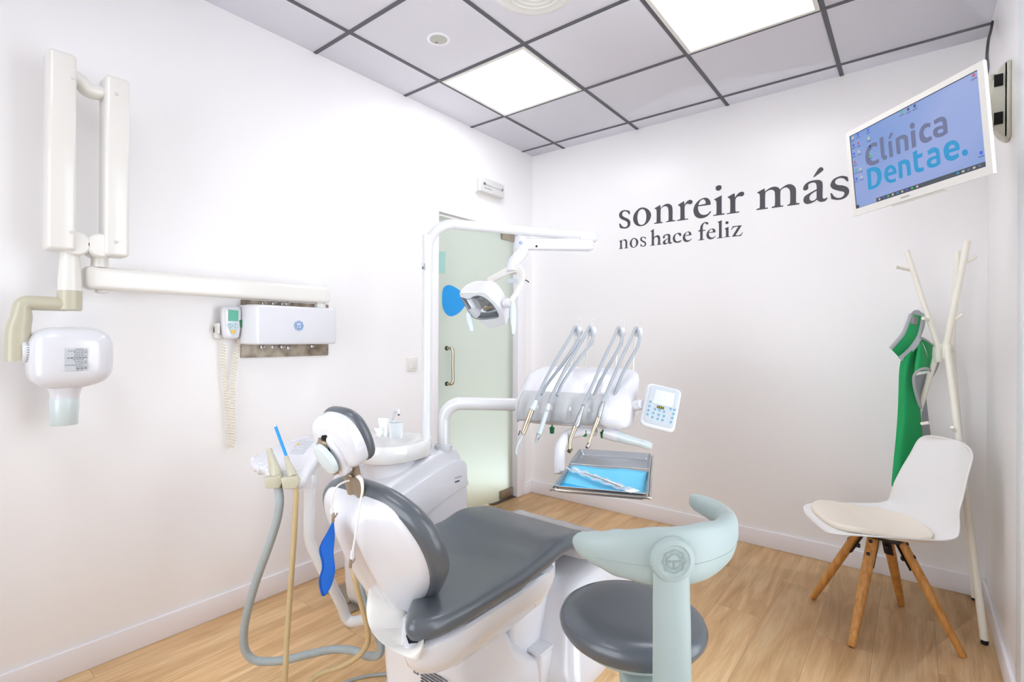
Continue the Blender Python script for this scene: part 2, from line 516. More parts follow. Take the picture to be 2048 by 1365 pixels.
def scallop_logo(mb, fn, R, w=.1, lobes=8):
    """ring emblem: wavy outer line, inner ring, T-shaped strokes"""
    N = 64

    def loop(rr, wav): return [((rr * (1 + wav * cos(lobes * t))) * cos(t), (rr * (1 + wav * cos(lobes * t))) * sin(t)) for t in [2 * pi * i / N for i in range(N)]]
    def band(o, i): mb.add([fn(*p) for p in o] + [fn(*p) for p in i], [[k, (k + 1) % N, N + (k + 1) % N, N + k] for k in range(N)])
    band(loop(R, .06), loop(R * (1 - w), .06)); band(loop(R * .7, 0), loop(R * (.7 - w), 0))
    for x0, y0, x1, y1 in ((-.62, -.06, .62, .06), (-.06, -.62, .06, -.02)):
        mb.add([fn(x * R, y * R) for x, y in ((x0, y0), (x1, y0), (x1, y1), (x0, y1))], [[0, 1, 2, 3]])

# outlines of the letters, in millimetres on their own surface; the third value 1 marks a corner
GLYPHS = {'A': {'s': [[(845,2124,1),(837.1,2121.3,1),(825.5,2138.1,0),(810.1,2148.1,0),(795.2,2148.6,0),(784.9,2137.1,0),(786.9,2120.7,0),(807.1,2104.8,0),(828,2094,0),(842.9,2078.2,0),(847.6,2061.6,0),(843.1,2040.6,0),(827.4,2028.9,0),(805.1,2026.1,0),(768.5,2034.7,1),(760.8,2065.4,1),(770.2,2068.5,1),(777.8,2055.3,0),(790.1,2042.4,0),(806,2036.8,0),(820,2040.2,0),(826.8,2053.1,0),(823.5,2069.2,0),(809.5,2080.6,0),(785.1,2093.9,0),(767.2,2108.2,0),(760.5,2125.8,0),(764.6,2144.4,0),(782,2156.7,0),(806.8,2158.2,0),(841.6,2146.9,1)]],
 'o': [[(934.5,2156.8,0),(959,2149.7,0),(981.1,2133.7,0),(995.2,2111.9,0),(998.8,2092.5,0),(992.3,2068.2,0),(974.9,2044.5,0),(950.7,2030.8,0),(926.2,2027.2,0),(901.5,2033,0),(881,2049.4,0),(869.5,2072.4,0),(867.6,2094.1,0),(874.7,2118.8,0),(891.9,2139.9,0),(912.1,2153.9,0)], [(933.7,2145.1,0),(916.7,2140.4,0),(904.6,2123,0),(899.8,2098.1,0),(901.3,2072.3,0),(908.1,2050,0),(919.4,2039.2,0),(934.2,2035.9,0),(950.6,2042.2,0),(961.6,2061.9,0),(964.6,2084.7,0),(962.7,2110.3,0),(953.7,2132.7,0),(943.5,2141.9,0)]],
 'n': [[(1020.3,2136.2,1),(1063.1,2154.6,1),(1066.2,2132.5,1),(1088.6,2149.8,0),(1113.8,2154.9,0),(1136.8,2144.3,0),(1146.4,2125.2,0),(1148.6,2099.5,0),(1148.9,2046.4,0),(1152.6,2037.7,0),(1166.2,2037.5,1),(1166.3,2030.1,1),(1103.5,2030.5,1),(1103.5,2036.2,1),(1116.5,2038.6,0),(1121,2048.2,0),(1120.8,2099.6,0),(1117.3,2124.7,0),(1105.5,2138.1,0),(1088.7,2139.4,0),(1072.6,2131.5,0),(1066.7,2117.9,0),(1066.7,2045.4,0),(1068.8,2038.1,0),(1079.4,2037,1),(1079.5,2029.6,1),(1020.8,2030.4,1),(1020.8,2036.6,1),(1033.7,2039.1,0),(1038,2046.8,0),(1037.6,2116,0),(1033.3,2128.4,0)]],
 'r': [[(1182.6,2135.1,1),(1224.6,2154.7,1),(1227.9,2130,1),(1239.9,2145.4,0),(1254.6,2155.1,0),(1268.5,2155.6,0),(1278.8,2147.2,0),(1280.4,2136.6,0),(1273.3,2128.9,0),(1262.7,2127.4,0),(1250.7,2132.5,0),(1238.8,2131.1,0),(1231.2,2121.5,0),(1228.8,2108.5,0),(1229.9,2045.2,0),(1233.2,2036.3,0),(1252,2036.1,1),(1252,2029.2,1),(1179.8,2029.5,1),(1179.8,2035.6,1),(1194.8,2038,0),(1200.5,2045.3,0),(1200.6,2103.9,0),(1198.9,2119.6,0),(1192.4,2127.5,0)]],
 'e': [[(1394.7,2103.9,1),(1393.8,2121.6,0),(1385.4,2140.2,0),(1369.4,2152.2,0),(1346.5,2154,0),(1319.5,2143,0),(1297,2120.4,0),(1286.5,2091,0),(1288.6,2064.8,0),(1300.5,2041.2,0),(1323.9,2027.2,0),(1350.9,2025.4,0),(1377.6,2036.1,0),(1399,2058.4,1),(1392.6,2062.5,1),(1375.6,2047.8,0),(1354.6,2044.5,0),(1335.4,2051.2,0),(1321.8,2067.9,0),(1315.8,2088.5,0),(1316.5,2105.5,1)], [(1318.1,2112.4,1),(1322.7,2127.1,0),(1333,2141.6,0),(1346.5,2146.9,0),(1358,2139.9,0),(1363.4,2126.5,0),(1362.7,2114.8,1)]],
 'i': [[(1414.1,2134.7,1),(1462.3,2153.1,1),(1462.7,2049,0),(1465.4,2037.8,0),(1480.4,2036.4,1),(1480.4,2029.1,1),(1410.8,2029.4,1),(1410.8,2035.3,1),(1424.6,2036.8,0),(1430.6,2045.2,0),(1430.6,2108,0),(1426.8,2123.3,0)], [(1425,2201.2,0),(1427.6,2214,0),(1439.8,2219.5,0),(1454.6,2216.9,0),(1461.3,2206.4,0),(1459.1,2194.1,0),(1446.3,2185.1,0),(1431,2189.3,0)]],
 'h': [[(994.1,1983.9,1),(1019.2,1997.5,1),(1020.4,1939.7,1),(1034.1,1948.1,0),(1049.2,1950.1,0),(1060.8,1940.4,0),(1064.3,1921.3,0),(1064.4,1894.3,0),(1067,1887,0),(1073.8,1887.5,1),(1073.8,1884.2,1),(1040.9,1884,1),(1040.9,1886.9,1),(1046.9,1889.2,0),(1048.6,1898.1,0),(1048.5,1921,0),(1043.7,1935.3,0),(1032.5,1938.7,0),(1021.3,1928.3,0),(1020.6,1895,0),(1022.4,1887.3,0),(1027.1,1886.7,1),(1027.1,1883.4,1),(993.7,1883.6,1),(993.7,1887.4,1),(1001.5,1888.7,0),(1004.1,1894.7,0),(1003.7,1970.2,0),(1001.5,1978,0)]],
 'c': [[(1206.6,1941.4,0),(1207.5,1931.6,0),(1201.5,1925,0),(1193.3,1932.4,0),(1184.3,1943.3,0),(1174.1,1941.2,0),(1166.7,1927.9,0),(1166.8,1909.5,0),(1175.1,1895.6,0),(1187.4,1893,0),(1207.7,1898.8,1),(1208.9,1894.6,1),(1197.6,1885.8,0),(1179.3,1883.7,0),(1160.8,1890.7,0),(1151.6,1907.2,0),(1152.3,1926.3,0),(1164.6,1941.6,0),(1183,1949.1,0),(1199.3,1947.9,0)]],
 'f': [[(1318.4,1947.6,1),(1328.9,1951,1),(1331.9,1973.6,0),(1343.4,1989.8,0),(1360.6,1997.3,0),(1375.9,1994.5,0),(1381.6,1985.9,0),(1377.8,1980.1,0),(1370.2,1981.1,0),(1362.5,1989.2,0),(1354.9,1989.4,0),(1347.3,1975.5,0),(1345.9,1948.1,1),(1362.7,1947.5,1),(1362.8,1942,1),(1345.9,1941,1),(1346.1,1894.9,0),(1349.2,1887.4,0),(1357.3,1887.3,1),(1357.3,1883.4,1),(1317.6,1883.5,1),(1317.6,1887.1,1),(1326.5,1888.9,0),(1329.9,1895.6,0),(1329.7,1940.6,1),(1318.5,1940.5,1)]],
 'l': [[(1434.9,1986.5,1),(1463,1995.8,1),(1463.4,1894.8,0),(1466,1886.4,0),(1474.5,1886.6,1),(1474.5,1883.1,1),(1433.9,1882.8,1),(1433.9,1885.9,1),(1442.8,1888.3,0),(1446.4,1895.6,0),(1446.1,1972.2,0),(1444.2,1981.4,0)]]},
'B': {'r2': [[(1495.3,2135.9,1),(1538.1,2153.9,1),(1542.5,2125.4,1),(1553.1,2141.9,0),(1568.9,2153.5,0),(1584.8,2154.6,0),(1593.6,2145.5,0),(1591.9,2132.7,0),(1581.4,2126.5,0),(1569.1,2129.3,0),(1556.7,2128.4,0),(1546.4,2119.5,0),(1543.6,2104.8,0),(1543.9,2047.8,0),(1547.5,2037.4,0),(1565.9,2036.2,1),(1566,2028.7,1),(1492.5,2028.7,1),(1492.5,2034.5,1),(1508.8,2035.9,0),(1513.1,2044.8,0),(1513.2,2105.9,0),(1510.2,2121.6,0)]],
 'm': [[(1665.9,2135,1),(1708,2153.5,1),(1710.4,2133.7,1),(1727.9,2146,0),(1749.3,2153.9,0),(1769,2152.6,0),(1785.2,2142.4,0),(1791.1,2131.7,1),(1807.8,2144.9,0),(1830.1,2154.6,0),(1849.1,2152.5,0),(1864.8,2140.1,0),(1873.7,2122.5,0),(1875,2097.5,0),(1875.2,2047.8,0),(1878.4,2037.7,0),(1891.7,2037.3,1),(1891.8,2028.1,1),(1830.6,2028.4,1),(1830.6,2035.2,1),(1840.7,2038.3,0),(1844.5,2049.1,0),(1844.2,2102.7,0),(1840.4,2122.7,0),(1828.6,2136.2,0),(1813.6,2138.1,0),(1799.8,2130.1,0),(1793.7,2116.8,0),(1793.7,2048.2,0),(1797,2035.8,0),(1809.2,2035.7,1),(1809.2,2028.1,1),(1747.9,2028.9,1),(1747.9,2036.2,1),(1759.7,2038,0),(1764.5,2047.4,0),(1764.3,2109.1,0),(1760.9,2127.1,0),(1749.4,2137.1,0),(1734.6,2138.6,0),(1721.4,2133.2,0),(1712.4,2119.7,0),(1711.7,2046.5,0),(1714.5,2035.4,0),(1726.8,2035.7,1),(1726.8,2028.4,1),(1664.4,2029,1),(1664.3,2036.4,1),(1677.5,2038.1,0),(1682.2,2047.4,0),(1682.3,2108.2,0),(1679.5,2123.5,0)]],
 'a': [[(1910.8,2112.5,0),(1912.9,2126.2,0),(1923.6,2141.8,0),(1944.8,2152.7,0),(1971.9,2154.6,0),(1992.8,2150,0),(2004.1,2138.3,0),(2007.1,2116.3,0),(2006.5,2056,0),(2009.8,2043.4,0),(2018.3,2041.3,0),(2029.1,2046.4,1),(2030.9,2041.3,1),(2022.8,2029.3,0),(2008.1,2024.7,0),(1991.8,2028,0),(1979.8,2040.7,1),(1963.4,2030.1,0),(1942.3,2023.7,0),(1925.6,2025.6,0),(1914.8,2037.2,0),(1912.3,2052.4,0),(1918.4,2069,0),(1939,2083,0),(1978.1,2101.4,1),(1976.8,2125.2,0),(1970.5,2138.2,0),(1957,2142.1,0),(1941.9,2138.5,0),(1935.8,2129.8,0),(1937.4,2118.3,0),(1932.9,2106.9,0),(1922.2,2103.5,0),(1913.6,2106.7,0)], [(1977.5,2092.1,1),(1960.2,2082.9,0),(1946.7,2071.2,0),(1942.2,2056.3,0),(1946.8,2043.3,0),(1957.4,2038.1,0),(1970.9,2042.9,0),(1977.7,2052.2,1)]],
 'acc': [[(1960.4,2174.2,1),(1983.6,2212.4,0),(1995.5,2221.8,0),(2005.8,2218.3,0),(2010.3,2208.8,0),(2005.9,2199.3,0),(1965.9,2171.4,1)]],
 's2': [[(2128.9,2121.3,1),(2123.3,2117,1),(2108.6,2135.2,0),(2094.4,2142.6,0),(2077.3,2141.1,0),(2067.3,2131,0),(2067.9,2117.3,0),(2080.3,2106.5,0),(2103.1,2099.7,0),(2122.8,2087.1,0),(2131.3,2070.5,0),(2130,2050.6,0),(2117.4,2032.5,0),(2097.7,2023.9,0),(2074.9,2024.2,0),(2048.9,2033.6,1),(2043.9,2065.2,1),(2051.1,2066.7,1),(2060.4,2048.7,0),(2074.9,2036.1,0),(2092,2034,0),(2104.7,2041.3,0),(2110.3,2053.2,0),(2104.6,2065,0),(2083.3,2073.8,0),(2058.9,2086.5,0),(2045.8,2102.5,0),(2045.7,2121.3,0),(2057.2,2141.4,0),(2080.1,2152.4,0),(2102.9,2153.2,0),(2124.3,2143.7,1)]],
 'z': [[(1528.9,1949.3,1),(1581.1,1948.1,1),(1544.6,1889.2,1),(1563,1888.9,0),(1575.4,1892.3,0),(1584.1,1903.3,1),(1588.3,1905.1,1),(1577.2,1883.1,1),(1523.9,1883.3,1),(1561,1943.2,1),(1543.3,1943.2,0),(1530.8,1939.5,0),(1522.9,1927.2,1),(1518.3,1927.8,1)]]},
'S': {'C': [[(-132.8,75,1),(-135.2,59.1,1),(-149.9,66,0),(-164.7,65.5,0),(-174.5,52.2,0),(-176.8,33.5,0),(-168.7,17.7,0),(-153.1,11.1,0),(-134.5,12.9,1),(-131.4,-1.9,1),(-151.6,-4.3,0),(-174.1,-0.5,0),(-191,12.2,0),(-196.9,33.9,0),(-193.7,55.1,0),(-182.1,73.2,0),(-161.2,81,0),(-145.1,79.1,0)]],
 'l': [[(-120.3,86.5,1),(-103.1,86.4,1),(-104,24.5,0),(-102,14.2,0),(-93.8,10.9,1),(-95.9,-2.2,1),(-106.9,-1.6,0),(-116.9,7.1,0),(-120.7,20.3,0),(-121.2,43.3,0)]],
 'i1': [[(-83.5,58.9,1),(-68,58,1),(-67.1,-3.5,1),(-83.6,-0.7,1)]],
 'ac': [[(-67.8,89.2,1),(-57.7,80.3,1),(-75,64.9,1),(-81.9,70.7,1)]],
 'n': [[(-49.9,58.4,1),(-28.5,60.4,0),(-11.8,57.4,0),(-0.2,48.2,0),(2.2,36.5,0),(0.7,-2.8,1),(-15.3,-1.1,1),(-14.1,30.8,0),(-16.3,41.2,0),(-24.3,46.7,0),(-33.6,47.4,1),(-34,-3.4,1),(-50.3,-0.8,1)]],
 'i2': [[(14.8,58.9,1),(32.3,58.2,1),(31.9,-1.7,1),(14.7,-1.3,1)]],
 'dot': [[(13.3,78.3,0),(17.6,85.3,0),(25.8,85.7,0),(32.4,79.2,0),(33.2,71.4,0),(29,64.9,0),(20.9,65.1,0),(14.7,71.4,0)]],
 'c': [[(94.4,56.5,1),(91.7,42.5,1),(80.8,46.9,0),(70.4,44.8,0),(64.8,35.5,0),(66.7,22.2,0),(74.8,13.3,0),(92.5,12.8,1),(94.7,0,1),(78.1,-3.9,0),(63.1,-0.6,0),(51.2,10.8,0),(47.3,28.5,0),(50.2,45.9,0),(60.1,58.1,0),(74.7,62.4,0)]],
 'a': [[(105.8,58.5,1),(122.1,61.7,0),(138.6,58.7,0),(148.4,49.5,0),(151.7,36.1,0),(152.2,-0.1,1),(134.8,-4.3,0),(115.7,-2,0),(104.2,5.4,0),(99.9,17.1,0),(102.9,29.5,0),(114.4,33.8,0),(137,30.7,1),(136.8,40.1,0),(130.2,46.2,0),(108.1,44.8,1)], [(136.6,19.2,1),(124.2,22,0),(117.3,19.2,0),(117.2,12.6,0),(124.1,9.4,0),(137.1,9.2,1)]],
 'D': [[(-196,-9.8,1),(-168.6,-10.1,0),(-146.6,-16.3,0),(-132,-29.2,0),(-126.5,-50.1,0),(-130.7,-72.9,0),(-145.3,-89,0),(-168.6,-93.9,0),(-196.5,-91.2,1)], [(-176.9,-23.8,1),(-160.8,-27.6,0),(-150.6,-37.3,0),(-147.5,-52.4,0),(-151.1,-69.4,0),(-160.4,-79.5,0),(-178.6,-80.6,1)]],
 'e': [[(-59.5,-68.7,1),(-97.4,-66.8,1),(-95.5,-77.3,0),(-82.6,-83.8,0),(-64.8,-84.3,1),(-63.9,-95.6,1),(-83.9,-95.8,0),(-102.8,-87.7,0),(-113.2,-70.7,0),(-114.3,-52.7,0),(-106.1,-35.1,0),(-91.6,-28.6,0),(-76.7,-31.1,0),(-63.3,-44.1,0),(-59,-59,0)], [(-97.5,-54.2,1),(-91.7,-43.5,0),(-82.4,-41.6,0),(-75.7,-48.7,0),(-74.8,-56.5,1)]],
 'n2': [[(-48.6,-30.7,1),(-29.6,-28.6,0),(-13,-32.4,0),(-1.5,-41.8,0),(1.2,-55.8,0),(1.4,-92.7,1),(-15.2,-91.6,1),(-14.6,-60.1,0),(-17.7,-49.5,0),(-24.2,-44.9,0),(-32.8,-44.5,1),(-34.2,-92.4,1),(-50.2,-90.5,1)]],
 't': [[(15.8,-16.3,1),(34,-14.9,1),(33.1,-31.3,1),(54.1,-32.3,1),(52.3,-44.6,1),(33,-44.9,1),(32.2,-70.8,0),(36.6,-79.2,0),(52.1,-81.5,1),(54.8,-93.3,1),(37.6,-94.7,0),(23.5,-89.5,0),(16.7,-77.4,0),(16,-58.3,0)]],
 'a2': [[(72.1,-33.2,1),(88.3,-28.1,0),(103,-30.8,0),(114.2,-41,0),(116.6,-54.1,0),(117,-91,1),(99,-95.1,0),(81.7,-93.5,0),(69.8,-85.5,0),(66,-72.8,0),(70.9,-61.9,0),(82.8,-57.9,0),(103.9,-59,1),(103.5,-50.5,0),(96.5,-45.8,0),(75,-47.3,1)], [(103.5,-69.6,1),(90.5,-68.5,0),(83.9,-72,0),(83.2,-79,0),(91.5,-83.2,0),(103.3,-81.9,1)]],
 'e2': [[(186.8,-68.4,1),(148.7,-66.6,1),(151.4,-75.2,0),(160.3,-79.4,0),(181.3,-78.2,1),(182.4,-90.4,1),(165.6,-95.4,0),(149.7,-92.6,0),(136.7,-81.1,0),(131.5,-61.6,0),(133.2,-44.5,0),(143.9,-32,0),(160.5,-29.5,0),(173.8,-33.9,0),(184,-45.9,0),(186.8,-58.7,0)], [(148.7,-54.6,1),(154.3,-45.7,0),(162.6,-43.3,0),(170.1,-48.3,0),(172.7,-56.8,1)]],
 'pt': [[(192.7,-81.2,0),(195.7,-74.8,0),(203.5,-73.8,0),(210.6,-79.1,0),(212.8,-86.2,0),(209.3,-93.4,0),(201.6,-94.5,0),(194.8,-89.4,0)]]}}

# ================================================================== the room
W_, H_ = ROOM_W, ROOM_H
st = lambda o: props(o, kind='structure')
st(MB().box2((-1.5, Y_FRONT - .12, -.05), (W_ + .15, .12, 0)).build('floor', 'floor', sharp=0))
st(MB().box2((-.12, Y_FRONT - .12, H_), (W_ + .15, .12, H_ + .08)).build('ceiling', 'ceiling', sharp=0))
DY0, DY1, DZ = -1.062, -.10, 2.072              # door opening in the left wall
st(MB().box2((-.12, Y_FRONT - .12, 0), (0, DY0, H_)).box2((-.12, DY0, DZ), (0, DY1, H_)).box2((-.12, DY1, 0), (0, .12, H_)).build('wall_left', 'wall', sharp=20))
st(MB().box2((0, 0, 0), (W_ + .12, .12, H_)).build('wall_back', 'wall', sharp=20))
WY0, WY1 = -1.12, -2.4
st(MB().box2((W_, WY0 + .12, 0), (W_ + .12, 0, H_)).box2((W_, WY0, 2.5), (W_ + .12, WY0 + .12, H_)).box2((W_, WY1, 2.5), (W_ + .12, WY0, H_))
   .box2((W_, Y_FRONT, 0), (W_ + .12, WY1, H_)).build('wall_right', 'wall', sharp=20))
st(MB().box2((0, Y_FRONT - .12, 0), (.3, Y_FRONT, H_)).box2((2.3, Y_FRONT - .12, 0), (W_ + .12, Y_FRONT, H_)).box2((.3, Y_FRONT - .12, 2.35), (2.3, Y_FRONT, H_))
   .box2((.3, Y_FRONT - .12, 0), (2.3, Y_FRONT, .35)).build('wall_front', 'wall', sharp=20))
# skirting boards
st(MB().box2((0, -.013, 0), (W_, 0, .098), .003).build('baseboard_back', 'trim'))
st(MB().box2((0, Y_FRONT, 0), (.013, DY0 - .055, .098), .003).box2((0, DY1, 0), (.013, -.013, .098), .003).build('baseboard_left', 'trim'))
st(MB().box2((W_ - .013, WY0 + .12, 0), (W_, -.013, .098), .003).build('baseboard_right', 'trim'))
# pale casing at the end of the right wall and the tall window beside the photographer
st(MB().box2((W_ - .006, WY0, 0), (W_ + .12, WY0 + .118, 2.5), .004).build('trim_1', mat('pale_blue_grey_casing', (224, 229, 232), .35)))
w1 = st(MB().box2((W_ + .03, WY1, 0), (W_ + .09, WY0, .1)).box2((W_ + .03, WY1, 2.42), (W_ + .09, WY0, 2.5)).box2((W_ + .03, WY0 - .07, .1), (W_ + .09, WY0, 2.42))
        .box2((W_ + .03, WY1, .1), (W_ + .09, WY1 + .07, 2.42)).box2((W_ + .03, -1.79, .1), (W_ + .09, -1.73, 2.42)).build('window_1', 'trim'))
for a, b in ((WY1 + .07, -1.79), (-1.73, WY0 - .07)):
    MB().box2((W_ + .056, a, .1), (W_ + .062, b, 2.42)).build('pane', 'glass', w1)
w2 = st(MB().box2((.3, Y_FRONT - .09, .35), (2.3, Y_FRONT - .03, .43)).box2((.3, Y_FRONT - .09, 2.27), (2.3, Y_FRONT - .03, 2.35)).box2((.3, Y_FRONT - .09, .43), (.37, Y_FRONT - .03, 2.27))
        .box2((2.23, Y_FRONT - .09, .43), (2.3, Y_FRONT - .03, 2.27)).box2((1.27, Y_FRONT - .09, .43), (1.33, Y_FRONT - .03, 2.27)).build('window_2', 'trim'))
for a, b in ((.37, 1.27), (1.33, 2.23)):
    MB().box2((a, Y_FRONT - .062, .43), (b, Y_FRONT - .056, 2.27)).build('pane', 'glass', w2)
# corridor behind the frosted door
st(MB().box2((-1.6, -1.9, 0), (-1.5, .8, H_)).box2((-1.5, -2.0, 0), (-.12, -1.9, H_)).box2((-1.5, .8, 0), (-.12, .9, H_)).box2((-1.6, -2.0, H_), (-.12, .9, H_ + .08)).build('wall_corridor', 'wall', sharp=20))
cl = MB().box2((-1.1, -1.0, H_ - .012), (-.5, -.4, H_ - .002)).build('ceiling_light', mat('corridor_fill_light', (255, 255, 255), .5, emit=(255, 248, 238), es=7))  # unseen lamp added to light the frosted glass from behind
props(cl, 'added unseen light in the corridor behind the frosted door', 'ceiling light')

# suspended ceiling: grey bars every 0.6 m
GX, GY = .2958, -.1422
g = MB()
for k in range(4): g.box2((GX + .6 * k - .010, Y_FRONT, H_ - .003), (GX + .6 * k + .010, 0, H_))
for k in range(7): g.box2((0, GY - .6 * k - .010, H_ - .0032), (W_, GY - .6 * k + .010, H_))
st(g.build('trim_2', 'grid', sharp=20))


def ceiling_panel(i, label, j=0):
    x0, x1, y0, y1 = GX + .6 * i + .011, GX + .6 * (i + 1) - .011, GY - 1.2 - .6 * j + .011, GY - .6 - .6 * j - .011
    t = thing('ceiling_light', ((x0 + x1) / 2, (y0 + y1) / 2, H_), label, 'ceiling light', 'square light panels in the ceiling grid')
    f = MB()
    for lo, hi in (((x0, y0), (x1, y0 + .018)), ((x0, y1 - .018), (x1, y1)), ((x0, y0 + .018), (x0 + .018, y1 - .018)), ((x1 - .018, y0 + .018), (x1, y1 - .018))):
        f.box2((lo[0], lo[1], H_ - .007), (hi[0], hi[1], H_ - .0005))
    f.build('frame', 'panel_frame', t)
    MB().box2((x0 + .018, y0 + .018, H_ - .0045), (x1 - .018, y1 - .018, H_ - .0005)).build('diffuser', 'panel', t)


ceiling_panel(0, 'lit square ceiling panel nearest the left wall, wholly in view beside the round speaker tile')
ceiling_panel(2, 'lit square ceiling panel cut off by the top edge, on the monitor side')

ceiling_panel(1, 'added unseen fill light panel in the ceiling above the photographer', 4)  # unseen panel added as fill for the foreground and walls

# round ceiling speaker and air diffuser
c = P(877, 78, z=H_)
t = thing('ceiling_speaker', c, 'small round ceiling fitting with grey disc in a white tile', 'speaker')
MB().lathe([(.041, -.001), (.043, -.0045), (.053, -.005), (.056, -.003), (.056, 0)], c, n=40).build('rim', 'trim', t)
MB().lathe([(0, -.0035), (.041, -.0035), (.0415, -.001)], c, n=40).build('grille', mat('speaker_disc', (188, 188, 178), .6), t)
MB().box(c + V((-.024, .010, -.004)), (.012, .003, .002), Matrix.Rotation(.4, 3, 'Z')).build('slot', 'black', t)
c = P(1070, -24, z=H_)
t = thing('air_diffuser', c, 'round white ceiling air vent of concentric rings at the top edge', 'air vent')
MB().lathe([(.138, -.012), (.15, -.016), (.178, -.006), (.18, 0)], c, n=56).build('collar', 'offwhite', t)
for r0 in (.118, .092, .066, .04): MB().lathe([(r0 - .018, -.002), (r0 - .004, -.016), (r0, -.016), (r0 + .012, -.004), (r0 + .012, -.001)], c, n=48).build('ring', 'offwhite', t)

# ------------------------------------------------------------------ frosted glass door
d = thing('door_1', (0, DY0, 0), None, None); props(d, kind='structure')
MB().box2((-.12, DY0 - .05, 0), (.008, DY0 + .006, DZ + .0), .002).box2((-.12, -.188, 0), (.004, DY1 + .012, DZ), .003).box2((-.12, DY0, DZ - .006), (.004, DY1, DZ + .02), .002).build('door_frame', 'trim', d)
GXp = -.045
MB().box2((GXp - .010, DY0 + .012, .012), (GXp, -.193, DZ - .016), .002).build('glass_panel', 'frosted', d)
# handle
h0, h1 = P(893, 697, x=GXp), P(893, 768, x=GXp)
hb = MB(); off = V((.05, 0, 0)); sh = V((0, .02, 0))
hb.tube(smooth([h0, h0 + off * .7 + sh * .1, h0 + off + sh * .5 - ZA * .02, (h0 + h1) / 2 + off + sh * .5, h1 + off + sh * .5 + ZA * .02, h1 + off * .7 + sh * .1, h1], 8), .0105, 14)
hd = hb.build('door_handle', 'handle_steel', d)
MB().lathe([(.015, 0), (.015, .006), (.011, .008)], h0, XA).lathe([(.015, 0), (.015, .006), (.011, .008)], h1, XA).build('rose', 'black', hd)
for z0, z1, y0 in ((DZ - .075, DZ - .018, -.34), (.012, .075, -.345)):
    hg = MB().box2((GXp - .022, y0, z0), (GXp + .012, -.196, z1), .003).build('hinge', 'hinge', d)
    for yy in (y0 + .04, y0 + .11): MB().lathe([(.006, 0), (.006, .002), (0, .002)], (GXp + .012, yy, (z0 + z1) / 2), XA, 12).build('screw', 'steel', hg)
fh = MB().box2((GXp - .03, -.46, .0), (GXp + .035, -.15, .006), .001).build('floor_pivot', 'brown_metal', d)
# on the glass: blue rounded triangle sticker, translucent teal square
p = [(884, 603), (885, 583), (890, 573), (902, 571), (918, 580), (931, 592), (934, 600), (930, 612), (918, 626), (904, 633), (893, 629), (886, 617)]
pts = [P(u, v, x=GXp + .002) for u, v in p]
lp = smooth2([(q.y, q.z) for q in pts], 6)
MB().flat([lp], lambda y, z: V((GXp + .002, y, z))).build('patch', 'cyan_vinyl', d, label='blue rounded triangle sticker')
q = [P(870, 503, x=GXp + .002), P(891, 503, x=GXp + .002), P(891, 547, x=GXp + .002), P(870, 547, x=GXp + .002)]
MB().add(q, [[0, 1, 2, 3]]).build('patch', 'teal_translucent', d, label='translucent teal square sticker')

# ------------------------------------------------------------------ emergency light, switch
e0, e1 = P(949, 355, x=.0), P(1003, 390, x=.0)
ey0, ey1, ez1, ez0 = e0.y + .0, -.425, 2.375, 2.268
t = thing('emergency_light', (0, (ey0 + ey1) / 2, 2.31), 'small white emergency light box on the wall above the glass door', 'emergency light')
MB().box2((0, ey0, ez0), (.02, ey1, ez1), .006).build('housing', 'offwhite', t)
MB().box2((.02, ey0 + .004, ez0 + .004), (.052, ey1 - .004, ez1 - .004), .008).build('cover', mat('ribbed_clear_cover', (238, 236, 234), .15, coat=.5, trans=.25), t)
tb = MB().tube([(.054, ey0 + .05, ez0 + .062), (.054, ey1 - .04, ez0 + .062)], .006, 12).build('lamp_tube', 'grey_plastic', t)
for yy in (ey0 + .046, ey1 - .036): MB().box((.054, yy, ez0 + .062), (.012, .014, .016), None, .002).build('socket', 'print_grey', tb)
lb = MB()
for k in range(6): lb.box((.0535, ey0 + .05 + .014 * k, ez0 + .034), (.001, .009, .003 + .003 * (k % 2)))
lb.build('print', 'print_grey', t)
c = P(823, 729, x=0)
t = thing('light_switch', c, 'white square light switch on the left wall before the glass door', 'light switch')
MB().box(c + V((.004, 0, 0)), (.009, .084, .084), None, .003).build('plate', 'offwhite', t)
MB().box(c + V((.009, .006, 0)), (.007, .052, .052), Matrix.Rotation(.05, 3, 'Z'), .003).build('rocker', 'offwhite', t)

# ------------------------------------------------------------------ wall lettering
def letters(name, items, sx, x0, z0, label):
    """items: (loops in mm, x shift in mm)"""
    mb = MB()
    for loops in items:
        mb.flat([glyph_loop(l) for l in loops], lambda x, z: V((x / 1000, -.0015, z / 1000)))
    o = mb.build(name, 'ink', None, sharp=0)
    return props(o, label, 'lettering')


def moved(g, x0, x1, dst_base=1884.4, src_base=2029.0, k=.524):
    xs = [p[0] for p in g[0]]; a, b = min(xs), max(xs); s = (x1 - x0) / (b - a)
    return [[(x0 + (p[0] - a) * s, dst_base + (p[1] - src_base) * k, p[2]) for p in l] for l in g]


GA, GB, GS = GLYPHS['A'], GLYPHS['B'], GLYPHS['S']
big = [GA['s'], GA['o'], GA['n'], GA['r'], GA['e'], GA['i'][:1], [GA['i'][1]], GB['r2'], GB['m'], GB['a'], GB['acc'], GB['s2']]
letters('wall_lettering', big, 1, 0, 0, 'large black serif words sonreir más on the back wall')
ii = moved(GA['i'], 1478.1, 1513.3)
small = [moved(GA['n'], 760.7, 832.8), moved(GA['o'], 842.8, 907.5), moved(GA['s'], 920.9, 964.8), GA['h'], moved(GB['a'], 1082.6, 1147), GA['c'], moved(GA['e'], 1217.6, 1276.5), GA['f'],
         moved(GA['e'], 1369.4, 1428), GA['l'], ii[:1], [ii[1]], GB['z']]
letters('wall_lettering', small, 1, 0, 0, 'smaller black serif words nos hace feliz under the large words')

